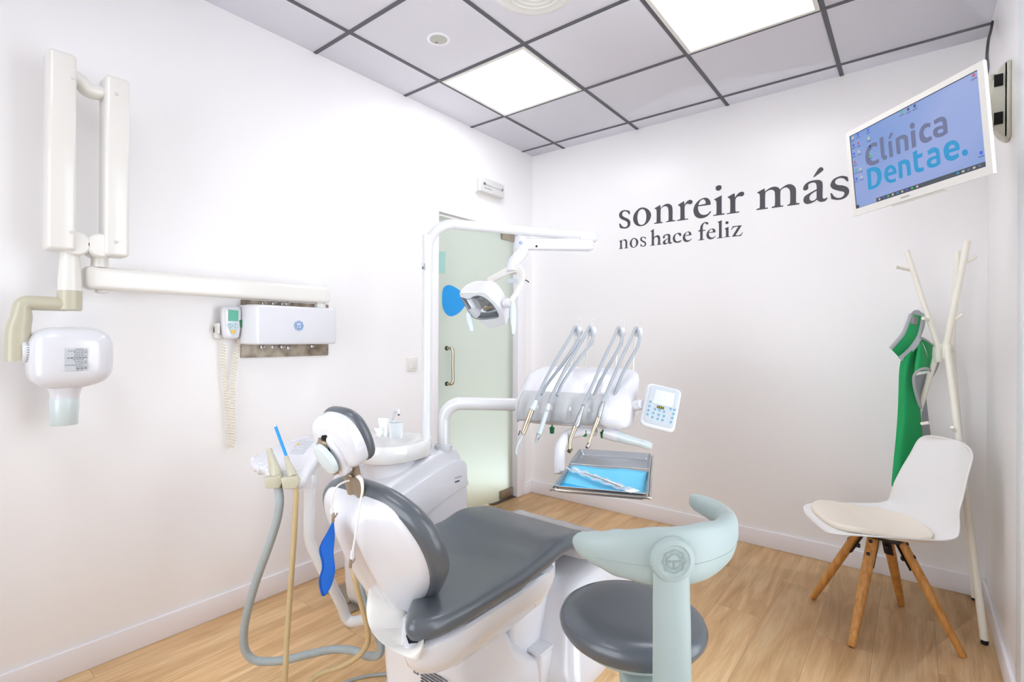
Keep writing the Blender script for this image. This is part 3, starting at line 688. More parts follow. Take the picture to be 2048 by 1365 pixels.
# ------------------------------------------------------------------ monitor on its wall arm
MC, MX, MY, MN = V((2.3984, -1.0473, 1.935)), V((.6772, -.7358, 0)), V((-.0751, -.0691, .9948)), V((-.732, -.6736, -.102))
SW, SH = .532, .29925
mo = thing('monitor', MC - MN * .03, 'white flat monitor with blue clinic desktop high in the right corner', 'monitor')
at = lambda x, y, z=0.0: MC + MX * x + MY * y + MN * z
fr = (MC, MX, MY)
bz = MB(); B = .020
for lo, hi in (((-SW / 2 - B, SH / 2), (SW / 2 + B, SH / 2 + B)), ((-SW / 2 - B, -SH / 2 - B * 1.35), (SW / 2 + B, -SH / 2)), ((-SW / 2 - B, -SH / 2), (-SW / 2, SH / 2)), ((SW / 2, -SH / 2), (SW / 2 + B, SH / 2))):
    bz.prism([lo, (hi[0], lo[1]), hi, (lo[0], hi[1])], fr, -.006, .004)
bz.build('bezel', 'offwhite', mo)
MB().prism([(-SW / 2 - B + .002, -SH / 2 - B * 1.3), (SW / 2 + B - .002, -SH / 2 - B * 1.3), (SW / 2 + B - .002, SH / 2 + B - .002), (-SW / 2 - B + .002, SH / 2 + B - .002)], fr, -.010, -.006).prism(rrect(SW - .05, SH - .03, .02), fr, -.045, -.010, .01).prism(rrect(.30, .2, .03), fr, -.07, -.045, .008).build('back_housing', 'offwhite', mo)
MB().prism([(-.1, -SH / 2 - B * 1.35 - .006), (.12, -SH / 2 - B * 1.35 - .006), (.12, -SH / 2 - B * 1.3), (-.1, -SH / 2 - B * 1.3)], fr, -.012, -.002).build('lower_lip', 'offwhite', mo)
scn = MB().add([at(-SW / 2, -SH / 2, .001), at(SW / 2, -SH / 2, .001), at(SW / 2, SH / 2, .001), at(-SW / 2, SH / 2, .001)], [[0, 1, 2, 3]]).build('screen', 'screen', mo)


def on_screen(name, loops, mt, z=.0022):
    MB().flat(loops, lambda x, y: at(x, y, z)).build(name, mt, scn, sharp=0)


mm = lambda l: [(p[0] / 1000, p[1] / 1000) for p in glyph_loop(l)]
for names, mt, nm in ((('C', 'l', 'i1', 'ac', 'n', 'i2', 'dot', 'c', 'a'), 'scr_grey', 'logo_word'), (('D', 'e', 'n2', 't', 'a2', 'e2', 'pt'), 'scr_cyan', 'logo_word')):
    mb = MB()
    for k in names: mb.flat([mm(l) for l in GS[k]], lambda x, y: at(x, y, .0018))
    mb.build(nm, mt, scn, sharp=0)
rect = lambda x, y, w, h: [(x, y), (x + w, y), (x + w, y + h), (x, y + h)]
mb = MB()
mb.flat([rect(-.163, -SH / 2 + .001, .429, .0155)], lambda x, y: at(x, y, .0018)).flat([rect(-SW / 2 + .001, -SH / 2 + .001, .014, .0135)], lambda x, y: at(x, y, .0018))
mb.build('taskbar', 'scr_bar', scn, sharp=0)
mb = MB()
for r_ in (rect(-SW / 2, SH / 2 - .0025, SW, .0025), rect(-SW / 2, -SH / 2, SW, .0014), rect(-SW / 2, -SH / 2, .0028, SH)): mb.flat([r_], lambda x, y: at(x, y, .0026))
mb.build('screen_edge', 'scr_edge', scn, sharp=0)


def from_px(u, v):
    r = ray(u, v); q = CAM + r * ((MC - CAM).dot(MN) / r.dot(MN)) - MC
    return q.dot(MX), q.dot(MY)


icons = [(1706.5, 276, 'scr_pale'), (1716.5, 269, 'scr_blue'), (1737, 260, 'scr_blue'), (1708, 291, 'scr_blue'), (1717.5, 287, 'scr_red'), (1738.5, 276.5, 'scr_pale'), (1709, 308, 'scr_blue'), (1719, 303.5, 'scr_pale'),
         (1711, 325, 'scr_red'), (1713, 341, 'scr_green'), (1722, 338, 'scr_pale'), (1714, 358, 'scr_blue'), (1724, 354, 'scr_pale'), (1741.5, 311.5, 'scr_green'), (1741, 293, 'scr_dark'),
         (1804, 224, 'scr_green'), (1817.5, 218.5, 'scr_dark'), (1830.5, 212, 'scr_dark'), (1948.5, 150.5, 'scr_red'), (1963.5, 305.5, 'scr_blue')]
for u, v, mt in icons:
    x, y = from_px(u, v); mb = MB()
    mb.flat([[(x + .006 * cos(a) * (1 if k % 2 else .75), y + .007 * sin(a) * (1 if k % 2 else .75)) for k, a in enumerate([2 * pi * i / 8 for i in range(8)])]], lambda a, b: at(a, b, .0024))
    ic = mb.build('desktop_icon', mt, scn, sharp=0)
    MB().flat([rect(x - .010, y - .0125, .02, .0022)], lambda a, b: at(a, b, .0024)).build('caption', 'scr_dark', ic, sharp=0)
for k in range(9):
    MB().flat([rect(-.15 + .021 * k, -SH / 2 + .0055, .008, .007)], lambda a, b: at(a, b, .0026)).build('desktop_icon', ['scr_pale', 'scr_blue', 'scr_green', 'scr_pale', 'scr_cyan'][k % 5], scn, sharp=0)
for k in range(5):
    MB().flat([rect(.17 + .018 * k, -SH / 2 + .0055, .009, .006)], lambda a, b: at(a, b, .0026)).build('desktop_icon', ['scr_cyan', 'scr_pale', 'scr_grey', 'scr_pale', 'scr_grey'][k], scn, sharp=0)
tx = bpy.data.curves.new('maker_mark', 'FONT'); tx.body = 'neovo'; tx.size = .013; tx.align_x = 'CENTER'
to = bpy.data.objects.new('maker_mark_source', tx); COL.objects.link(to)
bpy.context.view_layer.update()
me = bpy.data.meshes.new_from_object(to.evaluated_get(bpy.context.evaluated_depsgraph_get()))
mb = MB().add([at(-.03 + v.co.x * 1.2, -SH / 2 - .0165 + v.co.y, .0046) for v in me.vertices], [list(f.vertices) for f in me.polygons]); mb.build('maker_mark', 'print_grey', mo, sharp=0)
bpy.data.objects.remove(to); bpy.data.meshes.remove(me)
# wall arm
a0 = P(2003, 200, x=W_ - .03); zt, zb = 2.27, 1.99
t = thing('wall_bracket', (W_, -.77, 2.13), 'putty grey monitor wall bracket on the right wall behind the monitor', 'bracket')
MB().box2((W_ - .012, -.80, zb), (W_, -.71, zt), .005).build('wall_plate', 'mount', t)
arc = [(-.045 * sin(pi * k / 20) ** .6, -.140 + .28 * k / 20) for k in range(21)]
MB().prism([(0, -.14)] + [(x - .004, z) for x, z in arc] + [(0, .14)], (V((W_ - .010, -.79, 2.13)), XA, ZA), -.07, .0, .006).build('cover', 'mount', t)
for zc in (2.205, 2.065): 
    MB().lathe([(.020, -.03), (.020, .03)], (W_ - .05, -.765, zc), ZA, 24).build('pivot', 'mount', t)
    MB().box2((W_ - .046, -.7945, zc - .022), (W_ - .022, -.785, zc + .022), .001).build('recess', 'dark', t)
bk = at(.0, 0, -.07); el = V((2.55, -.79, 2.13))
MB().tube(smooth([(W_ - .05, -.765, 2.135), el, bk + V((.02, .02, .1)), bk], 8), [(.02, .028)] * 25, 12).build('arm', 'mount', t)
MB().prism(rrect(.1, .1, .012), (bk, MX, MY), -.004, .01, .003).build('mount_plate', 'mount', t)
cb = MB().tube(smooth([P(1985, 43, x=W_ - .012), P(1982, 60, x=W_ - .02), P(1977, 80, x=W_ - .04), P(1974, 110, x=W_ - .06), at(SW / 2 - .02, SH / 2 + .0, -.05), at(SW / 2 - .06, SH / 2 - .06, -.05)], 8), .005, 8).build('monitor_cable', 'cable')
props(cb, 'dark cable running from ceiling corner down behind the monitor', 'cable')

# ================================================================== x-ray unit on the left wall
xr = thing('dental_xray_unit', (0, -2.1, 1.15), 'white wall mounted dental x-ray unit with folded arm and tube head', 'x-ray unit')
Yp0, Yp1 = P(483, 660, x=.01).y, P(657, 660, x=.01).y
MB().box2((0, Yp0, P(560, 714, x=.01).z), (.010, Yp1, P(560, 604, x=.01).z), .001).build('wall_plate', 'rust', xr)
for u, v in ((525, 694), (547, 694), (565, 694), (578, 696), (625, 693), (528, 607), (548, 607), (566, 608), (575, 608)):
    c = P(u, v, x=.012)
    b = MB().lathe([(.011, 0), (.011, .003), (.007, .004), (.007, .012), (.004, .013), (.004, .022), (0, .022)], c, XA, 8).build('bolt', 'steel', xr)
cy0, cy1, cz0, cz1 = P(484, 650, x=.06).y, P(671, 650, x=.12).y, 1.212, 1.392
oc = [(cy0 - cy0 + .0, .0), (0, .09), (.035, .135), (cy1 - cy0 - .03, .135), (cy1 - cy0, .115), (cy1 - cy0, 0)]
MB().prism([(y, x) for y, x in oc], (V((.008, cy0, cz1)), YA, XA), 0, cz1 - cz0, .012, 4).build('control_box', 'white', xr)
lc = P(598, 652, x=.1445)
lg = MB(); scallop_logo(lg, lambda y, z: V((.1445, lc.y + y, lc.z + z)), .023, .14); lg.build('emblem', 'logo_blue', xr)
sw = MB().box((.055, cy0 + .004, P(486, 648, x=.05).z), (.034, .012, .05), None, .003).build('power_switch', 'grey_plastic', xr)
MB().box((.055, cy0 - .004, P(486, 648, x=.05).z), (.022, .016, .034), Matrix.Rotation(.2, 3, 'X'), .003).build('rocker', 'green_btn', sw)
# arm along the wall
az = 1.456; ya0, ya1 = -2.915, P(652, 596, x=.12).y
MB().lathe([(.026, -.09), (.026, .06), (.034, .062)], (.095, P(640, 607, x=.095).y, 1.42), ZA, 24).build('pivot_post', 'offwhite', xr)


def bar(y0, y1, h0, h1, x, w, n=12):
    return [sring((x, y0 + (y1 - y0) * t, az), XA, ZA, w, h0 + (h1 - h0) * t, 5, 32) for t in [k / n for k in range(n + 1)]]


MB().loft(bar(ya0 + .03, ya1 - .02, .042, .041, .115, .035)).build('extension_arm', 'offwhite', xr)
for y0, s in ((ya0 + .03, -1), (ya1 - .02, 1)):
    MB().loft([sring((.115, y0 + s * q, az), XA, ZA, .036 * k, .0425 * k, 4.5, 32) for q, k in ((0, 1), (.012, 1), (.022, .93), (.028, .8), (.031, .5))]).build('end_cap', 'offwhite', xr)
MB().lathe([(.02, 0), (.02, -.008), (.012, -.011), (0, -.011)], (.115, P(203, 580, x=.115).y, az - .042), ZA, 24).build('lower_cap', 'offwhite', xr)
# rear folded arm
yr0, yr1 = -2.868, -2.795
MB().box2((.095, yr0, 1.535), (.188, yr1, 2.178), .012, 4).build('folding_arm', 'offwhite', xr)
ck = V((.14, P(200, 492, x=.16).y, P(200, 492, x=.16).z))
MB().lathe([(.036, -.052), (.042, -.046), (.042, .03), (.036, .036)], ck, XA, 32).build('knuckle', 'offwhite', xr)
MB().lathe([(.026, 0), (.026, .055), (.022, .058)], (.125, ck.y + .008, az + .04), ZA, 24).build('arm_post', 'offwhite', xr)
# front folded arm
yf0, yf1 = -3.024, -2.948
MB().box2((.095, yf0, 1.538), (.188, yf1, 2.205), .012, 4).build('folding_arm', 'offwhite', xr)
kf = V((.14, P(152, 487, x=.17).y, P(152, 487, x=.17).z))
MB().lathe([(.036, -.05), (.042, -.044), (.042, .03), (.036, .036)], kf, XA, 32).build('knuckle', 'offwhite', xr)
lk = smooth([(.14, yf1 - .02, 2.155), (.14, yf1 + .02, 2.135), (.14, (yf1 + yr0) / 2, 2.115), (.14, yr0 - .0, 2.12), (.14, yr0 + .03, 2.13)], 6)
MB().tube(lk, [(.032, .024)] * len(lk), 20, flat=XA).build('top_link', 'offwhite', xr)
for y, z in ((yf1 - .012, 2.125), (yr0 + .03, 2.115), (yf1 - .014, 1.60), (yr0 + .03, 1.585)):
    MB().lathe([(.006, 0), (.006, .003), (.004, .004), (0, .004)], (.188, y, z), XA, 14).build('screw_cover', 'grey_plastic', xr)
# neck, beige yoke, tube head
cn = P(140, 545, x=.14); yn = cn.y
MB().lathe([(.034, P(140, 582, x=.14).z), (.033, P(140, 560, x=.14).z), (.028, P(140, 520, x=.14).z), (.026, P(140, 505, x=.14).z)], (.14, yn, 0), ZA, 32).build('neck', 'offwhite', xr)
zc1, zc0 = P(140, 581, x=.14).z, P(140, 622, x=.14).z
yk = MB().lathe([(.030, zc0), (.0345, zc0 + .004), (.0345, zc1 - .003), (.032, zc1)], (.14, yn, 0), ZA, 32)
zl = P(80, 607, x=.14).z; yl = P(45, 640, x=.14).y
zb_ = P(40, 722, x=.14).z; yb = P(38, 700, x=.14).y
path = smooth([(.14, yn - .01, zl), (.14, yn - .06, zl), (.14, yl + .02, zl), (.14, yl + .004, zl - .004), (.14, yl - .002, zl - .02), (.14, yl - .003, zl - .05), (.14, yb - .002, (zl + zb_) / 2), (.14, yb, zb_)], 6)
rr = [(.026, .024 + .012 * max(0, (k / (len(path) - 1) - .55)) / .45) for k in range(len(path))]
yk.tube(path, rr, 24, flat=XA); yk.build('yoke', 'beige', xr)
hc = V((.145, (P(55, 700, x=.145).y + P(219, 700, x=.145).y) / 2, (P(135, 655, x=.145).z + P(135, 776, x=.145).z) / 2)); ha, hb_, hc_ = .082, .115, .106


def head_pt(y, z, e=3.4):
    q = 1 - abs(y / hb_) ** e - abs(z / hc_) ** e
    return hc.x + ha * max(q, 0) ** (1 / e)


rings = []
for k in range(25):
    t = -1 + 2 * k / 24; y = hb_ * math.copysign(1 - (1 - abs(t)) ** 1.7, t); sc = max(1e-3, (1 - abs(y / hb_) ** 3.4)) ** (1 / 3.4)
    low = 1 - .10 * max(0, y / hb_)                          # the far lower corner is drawn in
    rg = sring((hc.x, hc.y + y, hc.z), XA, ZA, ha * sc, hc_ * sc, 3.4, 40)
    rings.append([V((p.x, p.y, hc.z + (p.z - hc.z) * (low if p.z < hc.z else 1))) for p in rg])
MB().loft(rings).build('tube_head', 'white', xr)
yc = P(130, 800, x=.145).y
MB().lathe([(.05, hc.z - hc_ + .012), (.042, hc.z - hc_ - .012), (.039, hc.z - hc_ - .03), (.0385, hc.z - hc_ - .036)], (.145, yc, 0), ZA, 36).build('cone_collar', 'white', xr)
zcb = P(128, 850, x=.145).z
MB().lathe([(.034, zcb + .004), (.036, zcb), (.038, zcb + .003), (.0405, hc.z - hc_ - .05), (.0405, hc.z - hc_ - .036), (.037, hc.z - hc_ - .03)], (.145, yc - .002, 0), ZA, 36).build('cone', 'frost', xr)
dl = MB().lathe([(.034, -.012), (.037, -.008), (.037, .012), (.034, .014)], (.145, hc.y - hb_ + .0, P(62, 704, x=.145).z), YA, 36).build('angle_dial', 'white', xr)
tk = MB()
for k in range(9):
    a = -.9 + k * .22; tk.box((.145 + .0375 * cos(a), hc.y - hb_ + .002, P(62, 704, x=.145).z + .0375 * sin(a)), (.0012, .01, .0018))
tk.build('tick_marks', 'print_grey', dl)
l0, l1 = P(130, 697, x=.227), P(176, 742, x=.227)
lab = MB().sheet([[V((head_pt(y - hc.y, z - hc.z) + .0012, y, z)) for y in [l0.y + (l1.y - l0.y) * i / 8 for i in range(9)]] for z in [l0.z + (l1.z - l0.z) * j / 8 for j in range(9)]]).build('rating_label', 'pale_print', xr)
lt = MB(); rs = random.Random(3)
for j in range(13):
    z = l0.z + (l1.z - l0.z) * (.05 + .9 * j / 12); y = l1.y - .003 - (.0 if j % 3 else .01); 
    while y > l0.y + (l1.y - l0.y) * (.1 if j % 4 == 1 else .45):
        w = rs.uniform(.003, .009); lt.box((head_pt(y - hc.y, z - hc.z) + .0016, y - w / 2, z), (.0006, w, .0016 if j not in (5, 11) else .003)); y -= w + .0022
lt.build('print', 'print_grey', lab)

# ------------------------------------------------------------------ hand control with coiled cord
y0, y1 = P(441, 640, x=.05).y, P(483, 640, x=.05).y; z1, z0 = P(460, 612, x=.05).z, P(460, 679, x=.05).z
hx = thing('xray_hand_control', (0, (y0 + y1) / 2, z0), 'white handheld x-ray control with green display hung left of the control box', 'remote control')
cc = V((.035, (y0 + y1) / 2, (z0 + z1) / 2)); hw, hh = abs(y1 - y0), z1 - z0
ol = smooth2([(-.46 * hw, .40 * hh), (-.30 * hw, .49 * hh), (.30 * hw, .49 * hh), (.46 * hw, .38 * hh), (.46 * hw, .0), (.40 * hw, -.32 * hh), (.28 * hw, -.48 * hh), (-.28 * hw, -.48 * hh), (-.42 * hw, -.30 * hh), (-.47 * hw, .0)], 5)
MB().pillow(ol, lambda x, y, z: cc + V((z - .005, x, y)), .034, .010, .003).build('housing', 'white', hx)
fx = .0665
MB().flat([smooth2([(-.20 * hw, .38 * hh), (.26 * hw, .36 * hh), (.25 * hw, .04 * hh), (-.22 * hw, .04 * hh)], 1)], lambda x, y: V((fx + .0022, cc.y + x, cc.z + y))).build('display', 'lcd', hx, sharp=0)
MB().flat([smooth2([(-.24 * hw, -.02 * hh), (.22 * hw, -.02 * hh), (.20 * hw, -.2 * hh), (.02 * hw, -.38 * hh), (-.16 * hw, -.22 * hh)], 4)], lambda x, y: V((fx + .0022, cc.y + x, cc.z + y))).build('keypad', 'keypad', hx, sharp=0)
kp = MB()
for i, j in ((-.14, -.06), (.12, -.06), (-.12, -.14), (.1, -.15), (-.01, -.1)): kp.box((fx + .003, cc.y + i * hw, cc.z + j * hh), (.0006, .004, .003))
kp.build('key_marks', 'print_grey', hx)
MB().lathe([(.0085, 0), (.0085, .003), (.006, .004), (0, .004)], (fx + .001, cc.y, cc.z - .27 * hh), XA, 20).build('exposure_button', 'yellow', hx)
MB().box2((0, cc.y - .62 * hw, cc.z - .50 * hh), (.022, cc.y + .56 * hw, cc.z - .1 * hh), .006).box2((.0, cc.y - .62 * hw, cc.z - .34 * hh), (.05, cc.y - .5 * hw, cc.z - .02 * hh), .005).box2((.0, cc.y + .46 * hw, cc.z - .42 * hh), (.05, cc.y + .55 * hw, cc.z - .16 * hh), .004).build('cradle', 'offwhite', hx)


def coil(pts, r, turns):
    path = smooth(pts, 20); n = turns * 12; L = resample(path, sum((b - a).length for a, b in zip(path, path[1:])) / n); out = []
    for k, p in enumerate(L):
        t = (L[min(k + 1, len(L) - 1)] - L[max(k - 1, 0)]).normalized(); a = t.cross(XA).normalized() if abs(t.x) < .9 else YA; b = t.cross(a); q = 2 * pi * k / 12
        out.append(p + a * r * cos(q) + b * r * sin(q))
    return out


cp = [P(446, 688, x=.03), P(447, 720, x=.03), P(452, 780, x=.03), P(457, 850, x=.03), P(459, 888, x=.03), P(462, 896, x=.03), P(466, 886, x=.03), P(467, 850, x=.03), P(466, 780, x=.035), P(471, 720, x=.035), P(479, 675, x=.03), P(481, 662, x=.02)]
MB().tube([cc + V((0, -.02, -.48 * hh)), P(446, 680, x=.03)] + coil(cp, .0085, 78), .0021, 6).build('coiled_cord', 'coil', hx, sharp=0)

# ================================================================== dental chair
XC = 1.205
ch = thing('dental_chair', (XC, -1.9, 0), 'white dental chair with charcoal upholstery in the middle of the room', 'dental chair')


def interp(x, pts):
    if x <= pts[0][0]: return pts[0][1]
    for (a, b), (c, d) in zip(pts, pts[1:]):
        if x <= c:
            t = (x - a) / (c - a); t = t * t * (3 - 2 * t); return b + (d - b) * t
    return pts[-1][1]


# seat cushion: long pad, dipping at the hips, rising over the knees
seat_o = smooth2([(-.235, -2.24), (-.16, -2.315), (-.06, -2.35), (.06, -2.39), (.145, -2.485), (.205, -2.53), (.248, -2.475), (.258, -2.35), (.258, -2.15), (.258, -1.95), (.263, -1.80), (.262, -1.72), (.235, -1.672), (.1, -1.655), (0, -1.652), (-.1, -1.665), (-.215, -1.70), (-.252, -1.77), (-.26, -1.85), (-.258, -1.97), (-.256, -2.14)], 6)
zb = [(-2.56, .462), (-2.35, .452), (-2.12, .45), (-1.98, .462), (-1.86, .478), (-1.74, .474), (-1.64, .444)]
tk_ = [(-2.56, .062), (-2.1, .062), (-1.85, .064), (-1.72, .058), (-1.64, .05)]
sf = lambda x, y, z: V((XC + x, y, interp(y, zb) + z * interp(y, tk_) / .062))
MB().pillow(seat_o, sf, .062, .028, -.008, 8, True, 9).build('seat_cushion', 'leather', ch)
# shell under the seat
def rr_ring(x0, x1, y0, y1, r, zf, k=6):
    c = ((x0 + x1) / 2, (y0 + y1) / 2)
    return [V((c[0] + x, c[1] + y, zf(c[1] + y))) for x, y in rrect(x1 - x0, y1 - y0, r, k)]


sh_r = []
for t, kx_, ya, yb_, z in ((0, .95, -2.515, -1.905, .452), (.0, .98, -2.53, -1.892, .445), (.15, .985, -2.53, -1.888, .42), (.35, .96, -2.515, -1.90, .385), (.6, .89, -2.475, -1.955, .352), (.8, .80, -2.42, -2.02, .326), (1, .71, -2.35, -2.08, .299), (1, .68, -2.32, -2.1, .292)):
    rg = []
    for x, y in seat_o:
        q = (y + 2.53) / (2.53 - 1.652); yy = ya + (yb_ - ya) * q
        rg.append(V((XC + x * kx_, yy, z + (interp(yy, zb) - .452) * (1 - t))))
    sh_r.append(rg)
MB().loft(sh_r).build('seat_shell', 'white', ch)
MB().lathe([(.026, 0), (.026, .002), (.023, .0025), (0, .0025)], (XC + .2475, -2.0, .385), V((1, 0, -.25)), 32).build('shell_cap', 'white', ch)
# lower housing, lifting column and base block
lh = [rr_ring(XC - x, XC + x, ya, yb_, .06, lambda y, z=z: z) for x, ya, yb_, z in ((.172, -2.325, -2.08, .302), (.176, -2.335, -2.06, .290), (.172, -2.335, -2.0, .2), (.165, -2.33, -1.9, .12), (.17, -2.34, -1.85, .10), (.178, -2.35, -1.83, .05), (.178, -2.35, -1.83, .0))]
MB().loft(lh).build('lower_housing', 'white', ch)
bs = [rr_ring(XC - a, XC + b, ya, yb_, r, lambda y, z=z: z) for a, b, ya, yb_, r, z in ((.30, .305, -1.86, -1.16, .05, 0), (.30, .305, -1.86, -1.16, .05, .045), (.285, .29, -1.845, -1.175, .05, .07), (.245, .243, -1.775, -1.23, .05, .27), (.236, .235, -1.76, -1.245, .05, .305), (.215, .215, -1.735, -1.27, .05, .325), (.17, .17, -1.69, -1.31, .04, .33))]
MB().loft(bs).build('floor_base', 'white', ch)
MB().box2((XC - .13, -2.0, .05), (XC + .13, -1.7, .42), .03).build('lifting_column', 'white', ch)
MB().box2((XC - .05, -1.905, .118), (XC + .19, -1.80, .132), .004).box2((XC + .02, -1.9, 0), (XC + .19, -1.82, .12), .01).build('column_cover', 'white', ch)
# warning label on the lower housing
lb = MB()
yl_ = -2.3385
for j in range(9):
    z = .250 - .009 * j - .0; x = XC + .045
    while x < XC + .155 - .006 * max(0, 6 - j) * 0:
        w = random.uniform(.004, .012); lb.box((x + w / 2, yl_ - .001 + .0, z), (w, .003, .0036)); x += w + .0025
tri = [(XC + .012, .218), (XC + .034, .218), (XC + .023, .244)]
for a, b in zip(tri, tri[1:] + tri[:1]): lb.tube([(a[0], yl_ - .001, a[1]), (b[0], yl_ - .001, b[1])], .0012, 6)
lb.box((XC + .023, yl_ - .001, .230), (.002, .003, .011))
lb.build('warning_print', 'print_grey', ch)
# leg rest under a clear cover
lr = smooth2([(-.2, -1.70), (0, -1.70), (.2, -1.70), (.245, -1.66), (.245, -1.55), (.235, -1.46), (.2, -1.415), (0, -1.405), (-.2, -1.415), (-.235, -1.46), (-.245, -1.55), (-.245, -1.66)], 5)
lz = [(-1.72, .468), (-1.6, .462), (-1.5, .445), (-1.40, .415)]
MB().pillow(lr, lambda x, y, z: V((XC + x, y, interp(y, lz) - .055 + z)), .05, .022, 0, 6, True, 6).build('leg_rest', 'grey_plastic', ch)
fcv = MB().pillow([(x * 1.04, -1.55 + (y + 1.55) * 1.06) for x, y in lr], lambda x, y, z: V((XC + x, y, interp(y, lz) - .062 + z + .0022 * sin(x * 55 + y * 21) * (z > .03))), .066, .024, 0, 6, True, 8)
fcv.build('foot_cover', 'cover_film', ch, label='clear plastic sheet over the leg rest')

# ---- backrest
BO = V((XC, -2.335, .44)); BT = V((0, -.43, .903)).normalized(); BN = V((0, -.903, -.43)).normalized()   # up the back, out of its rear
bk_ = lambda x, t, n=0.0: BO + XA * x + BT * t + BN * n
prof = [(.0, .045), (.025, .08), (.06, .122), (.10, .165), (.15, .204), (.2, .236), (.26, .248), (.31, .246), (.35, .232), (.385, .206), (.41, .172), (.43, .13), (.442, .085)]
out = [(w, t) for t, w in prof]; bo = smooth2([(0, -.012)] + out + [(0, .448)] + [(-w, t) for w, t in reversed(out)], 4)
MB().pillow(bo, lambda x, t, z: bk_(x, t, .034 - z), .064, .030, .0, 8, True, 6).build('back_cushion', 'leather', ch)
# rear shell: flat facets either side of a rounded spine
rows = []
pr2 = [(-.045, .055, .06), (-.025, .075, .082), (.02, .095, .09)] + [(t, w - .018, .082 + .02 * sin(pi * min(1, max(0, t / .5)))) for t, w in prof[2:-3]] + [(.405, .165, .085), (.418, .142, .072), (.428, .115, .052)]
for t, w, dp in pr2:
    c = []
    for k in range(33):
        q = -1 + k / 16; x = q * w
        a = abs(x); sp = .052 + .02 * (1 - t / .45)
        f = 1.0 if a < sp * .7 else (1 - .62 * min(1, (a - sp * .7) / max(.02, w - sp * .7)))
        f += .13 * math.exp(-((a - sp) / .016) ** 2) * min(1, t * 12 if t > 0 else 0); edge = min(1, (1 - abs(q)) / .10); n = dp * f * (edge ** .45 if edge < 1 else 1)
        if k in (0, 32): n = .012
        c.append(bk_(x, t, n))
    rows.append(c)
rows = [[bk_((k / 16 - 1) * pr2[0][1] * .9, pr2[0][0] - .004, .0) for k in range(33)]] + rows + [[bk_((k / 16 - 1) * .09, .432, .016) for k in range(33)]]
MB().sheet(rows).build('back_shell', 'white', ch, sharp=50, subsurf=1)
# bracket from the backrest into the seat shell
br = []
for (u0, v0), (u1, v1), dd, th in (((742, 1165), (808, 1190), 1.535, .026), ((738, 1185), (814, 1207), 1.51, .03), ((735, 1215), (814, 1236), 1.49, .032), ((741, 1245), (815, 1258), 1.46, .032), ((758, 1271), (822, 1274), 1.405, .03), ((788, 1293), (834, 1281), 1.352, .026), ((822, 1312), (845, 1285), 1.315, .022), ((836, 1318), (847, 1290), 1.315, .02)):
    a_, b_ = P(u0, v0, d=dd), P(u1, v1, d=dd); br.append(sring((a_ + b_) / 2, (b_ - a_).normalized(), FWD, (b_ - a_).length / 2, th, 4.5, 36))
sb = []
for i in range(len(br)):
    for k in range(4 if i < len(br) - 1 else 1):
        r_ = []
        for q in range(36):
            p0, p1, p2, p3 = br[max(i - 1, 0)][q], br[i][q], br[min(i + 1, len(br) - 1)][q], br[min(i + 2, len(br) - 1)][q]; t = k / 4
            r_.append(.5 * ((2 * p1) + (p2 - p0) * t + (2 * p0 - 5 * p1 + 4 * p2 - p3) * t * t + (3 * p1 - p0 - 3 * p2 + p3) * t ** 3))
        sb.append(r_)
MB().loft(sb).build('back_bracket', 'offwhite', ch, sharp=50)
# dark slot where the bracket enters the shell
sl = [P(u, v, d=1.335) for u, v in ((812, 1272), (838, 1277), (849, 1284), (849, 1324), (828, 1318))]
slc = sum(sl, V((0, 0, 0))) / 5; se = RGT0; sf_ = V((0, 0, 1))
MB().prism([((q - slc).dot(se), (q - slc).dot(sf_)) for q in sl], (slc, se, sf_), -.03, .001, .0).build('bracket_slot', 'dark', ch)

# ---- headrest
HO = V((XC - .002, -2.590, .975)); HT = V((0, -.40, .917)).normalized(); HN = V((0, -.917, -.40)).normalized(); HK = .74
hr = lambda x, t, n=0.0: HO + XA * x * HK + HT * t * HK + HN * n * .72
ho = smooth2([(0, -.105), (.07, -.100), (.112, -.072), (.126, -.02), (.122, .035), (.1, .08), (.06, .105), (0, .112), (-.06, .105), (-.1, .08), (-.122, .035), (-.126, -.02), (-.112, -.072), (-.07, -.100)], 5)
MB().pillow(ho, lambda x, t, z: hr(x, t, -.005 - z), .052, .026, .004, 8).build('headrest_cushion', 'leather', ch)
hs = MB().pillow([(x * .94, t * .94 - .002) for x, t in ho], lambda x, t, z: hr(x, t, -.02 + z), .075, .035, .008, 8, False)
hs.build('headrest_shell', 'white', ch)
# raised wing, dark slot, taupe swivel and milky lock knob on the rear of the headrest
wing = smooth2([(-.005, -.112), (.035, -.118), (.062, -.085), (.07, -.02), (.05, .03), (.02, .045), (.012, .02), (.03, -.02), (.028, -.06)], 5)
MB().pillow(wing, lambda x, t, z: hr(x, t, .035 + z), .038, .016, .002, 6, False).build('headrest_wing', 'white', ch)
MB().pillow(smooth2([(.0, .048), (.02, .04), (.024, -.06), (.0, -.10), (-.03, -.1), (-.04, -.03), (-.025, .035)], 5), lambda x, t, z: hr(x, t, .045 + z), .018, .004, 0, 4, False).build('headrest_slot', 'dark', ch)
nk = MB().tube(smooth([hr(-.005, .028, .062), hr(-.012, -.01, .085), hr(-.012, -.06, .083), hr(-.006, -.10, .066)], 6), [(.024, .013)] * 19, 16, flat=XA)
nk.build('swivel', 'taupe', ch)
kn = MB().pillow(smooth2([(-.05, .018), (-.008, .024), (.034, -.012), (.044, -.055), (.024, -.09), (-.018, -.094), (-.05, -.058), (-.062, -.014)], 5), lambda x, t, z: hr(x * .92 + .026, t * .92 + .006, .088 + z), .020, .008, .004, 6, False)
kn.build('lock_knob', 'frost', ch)
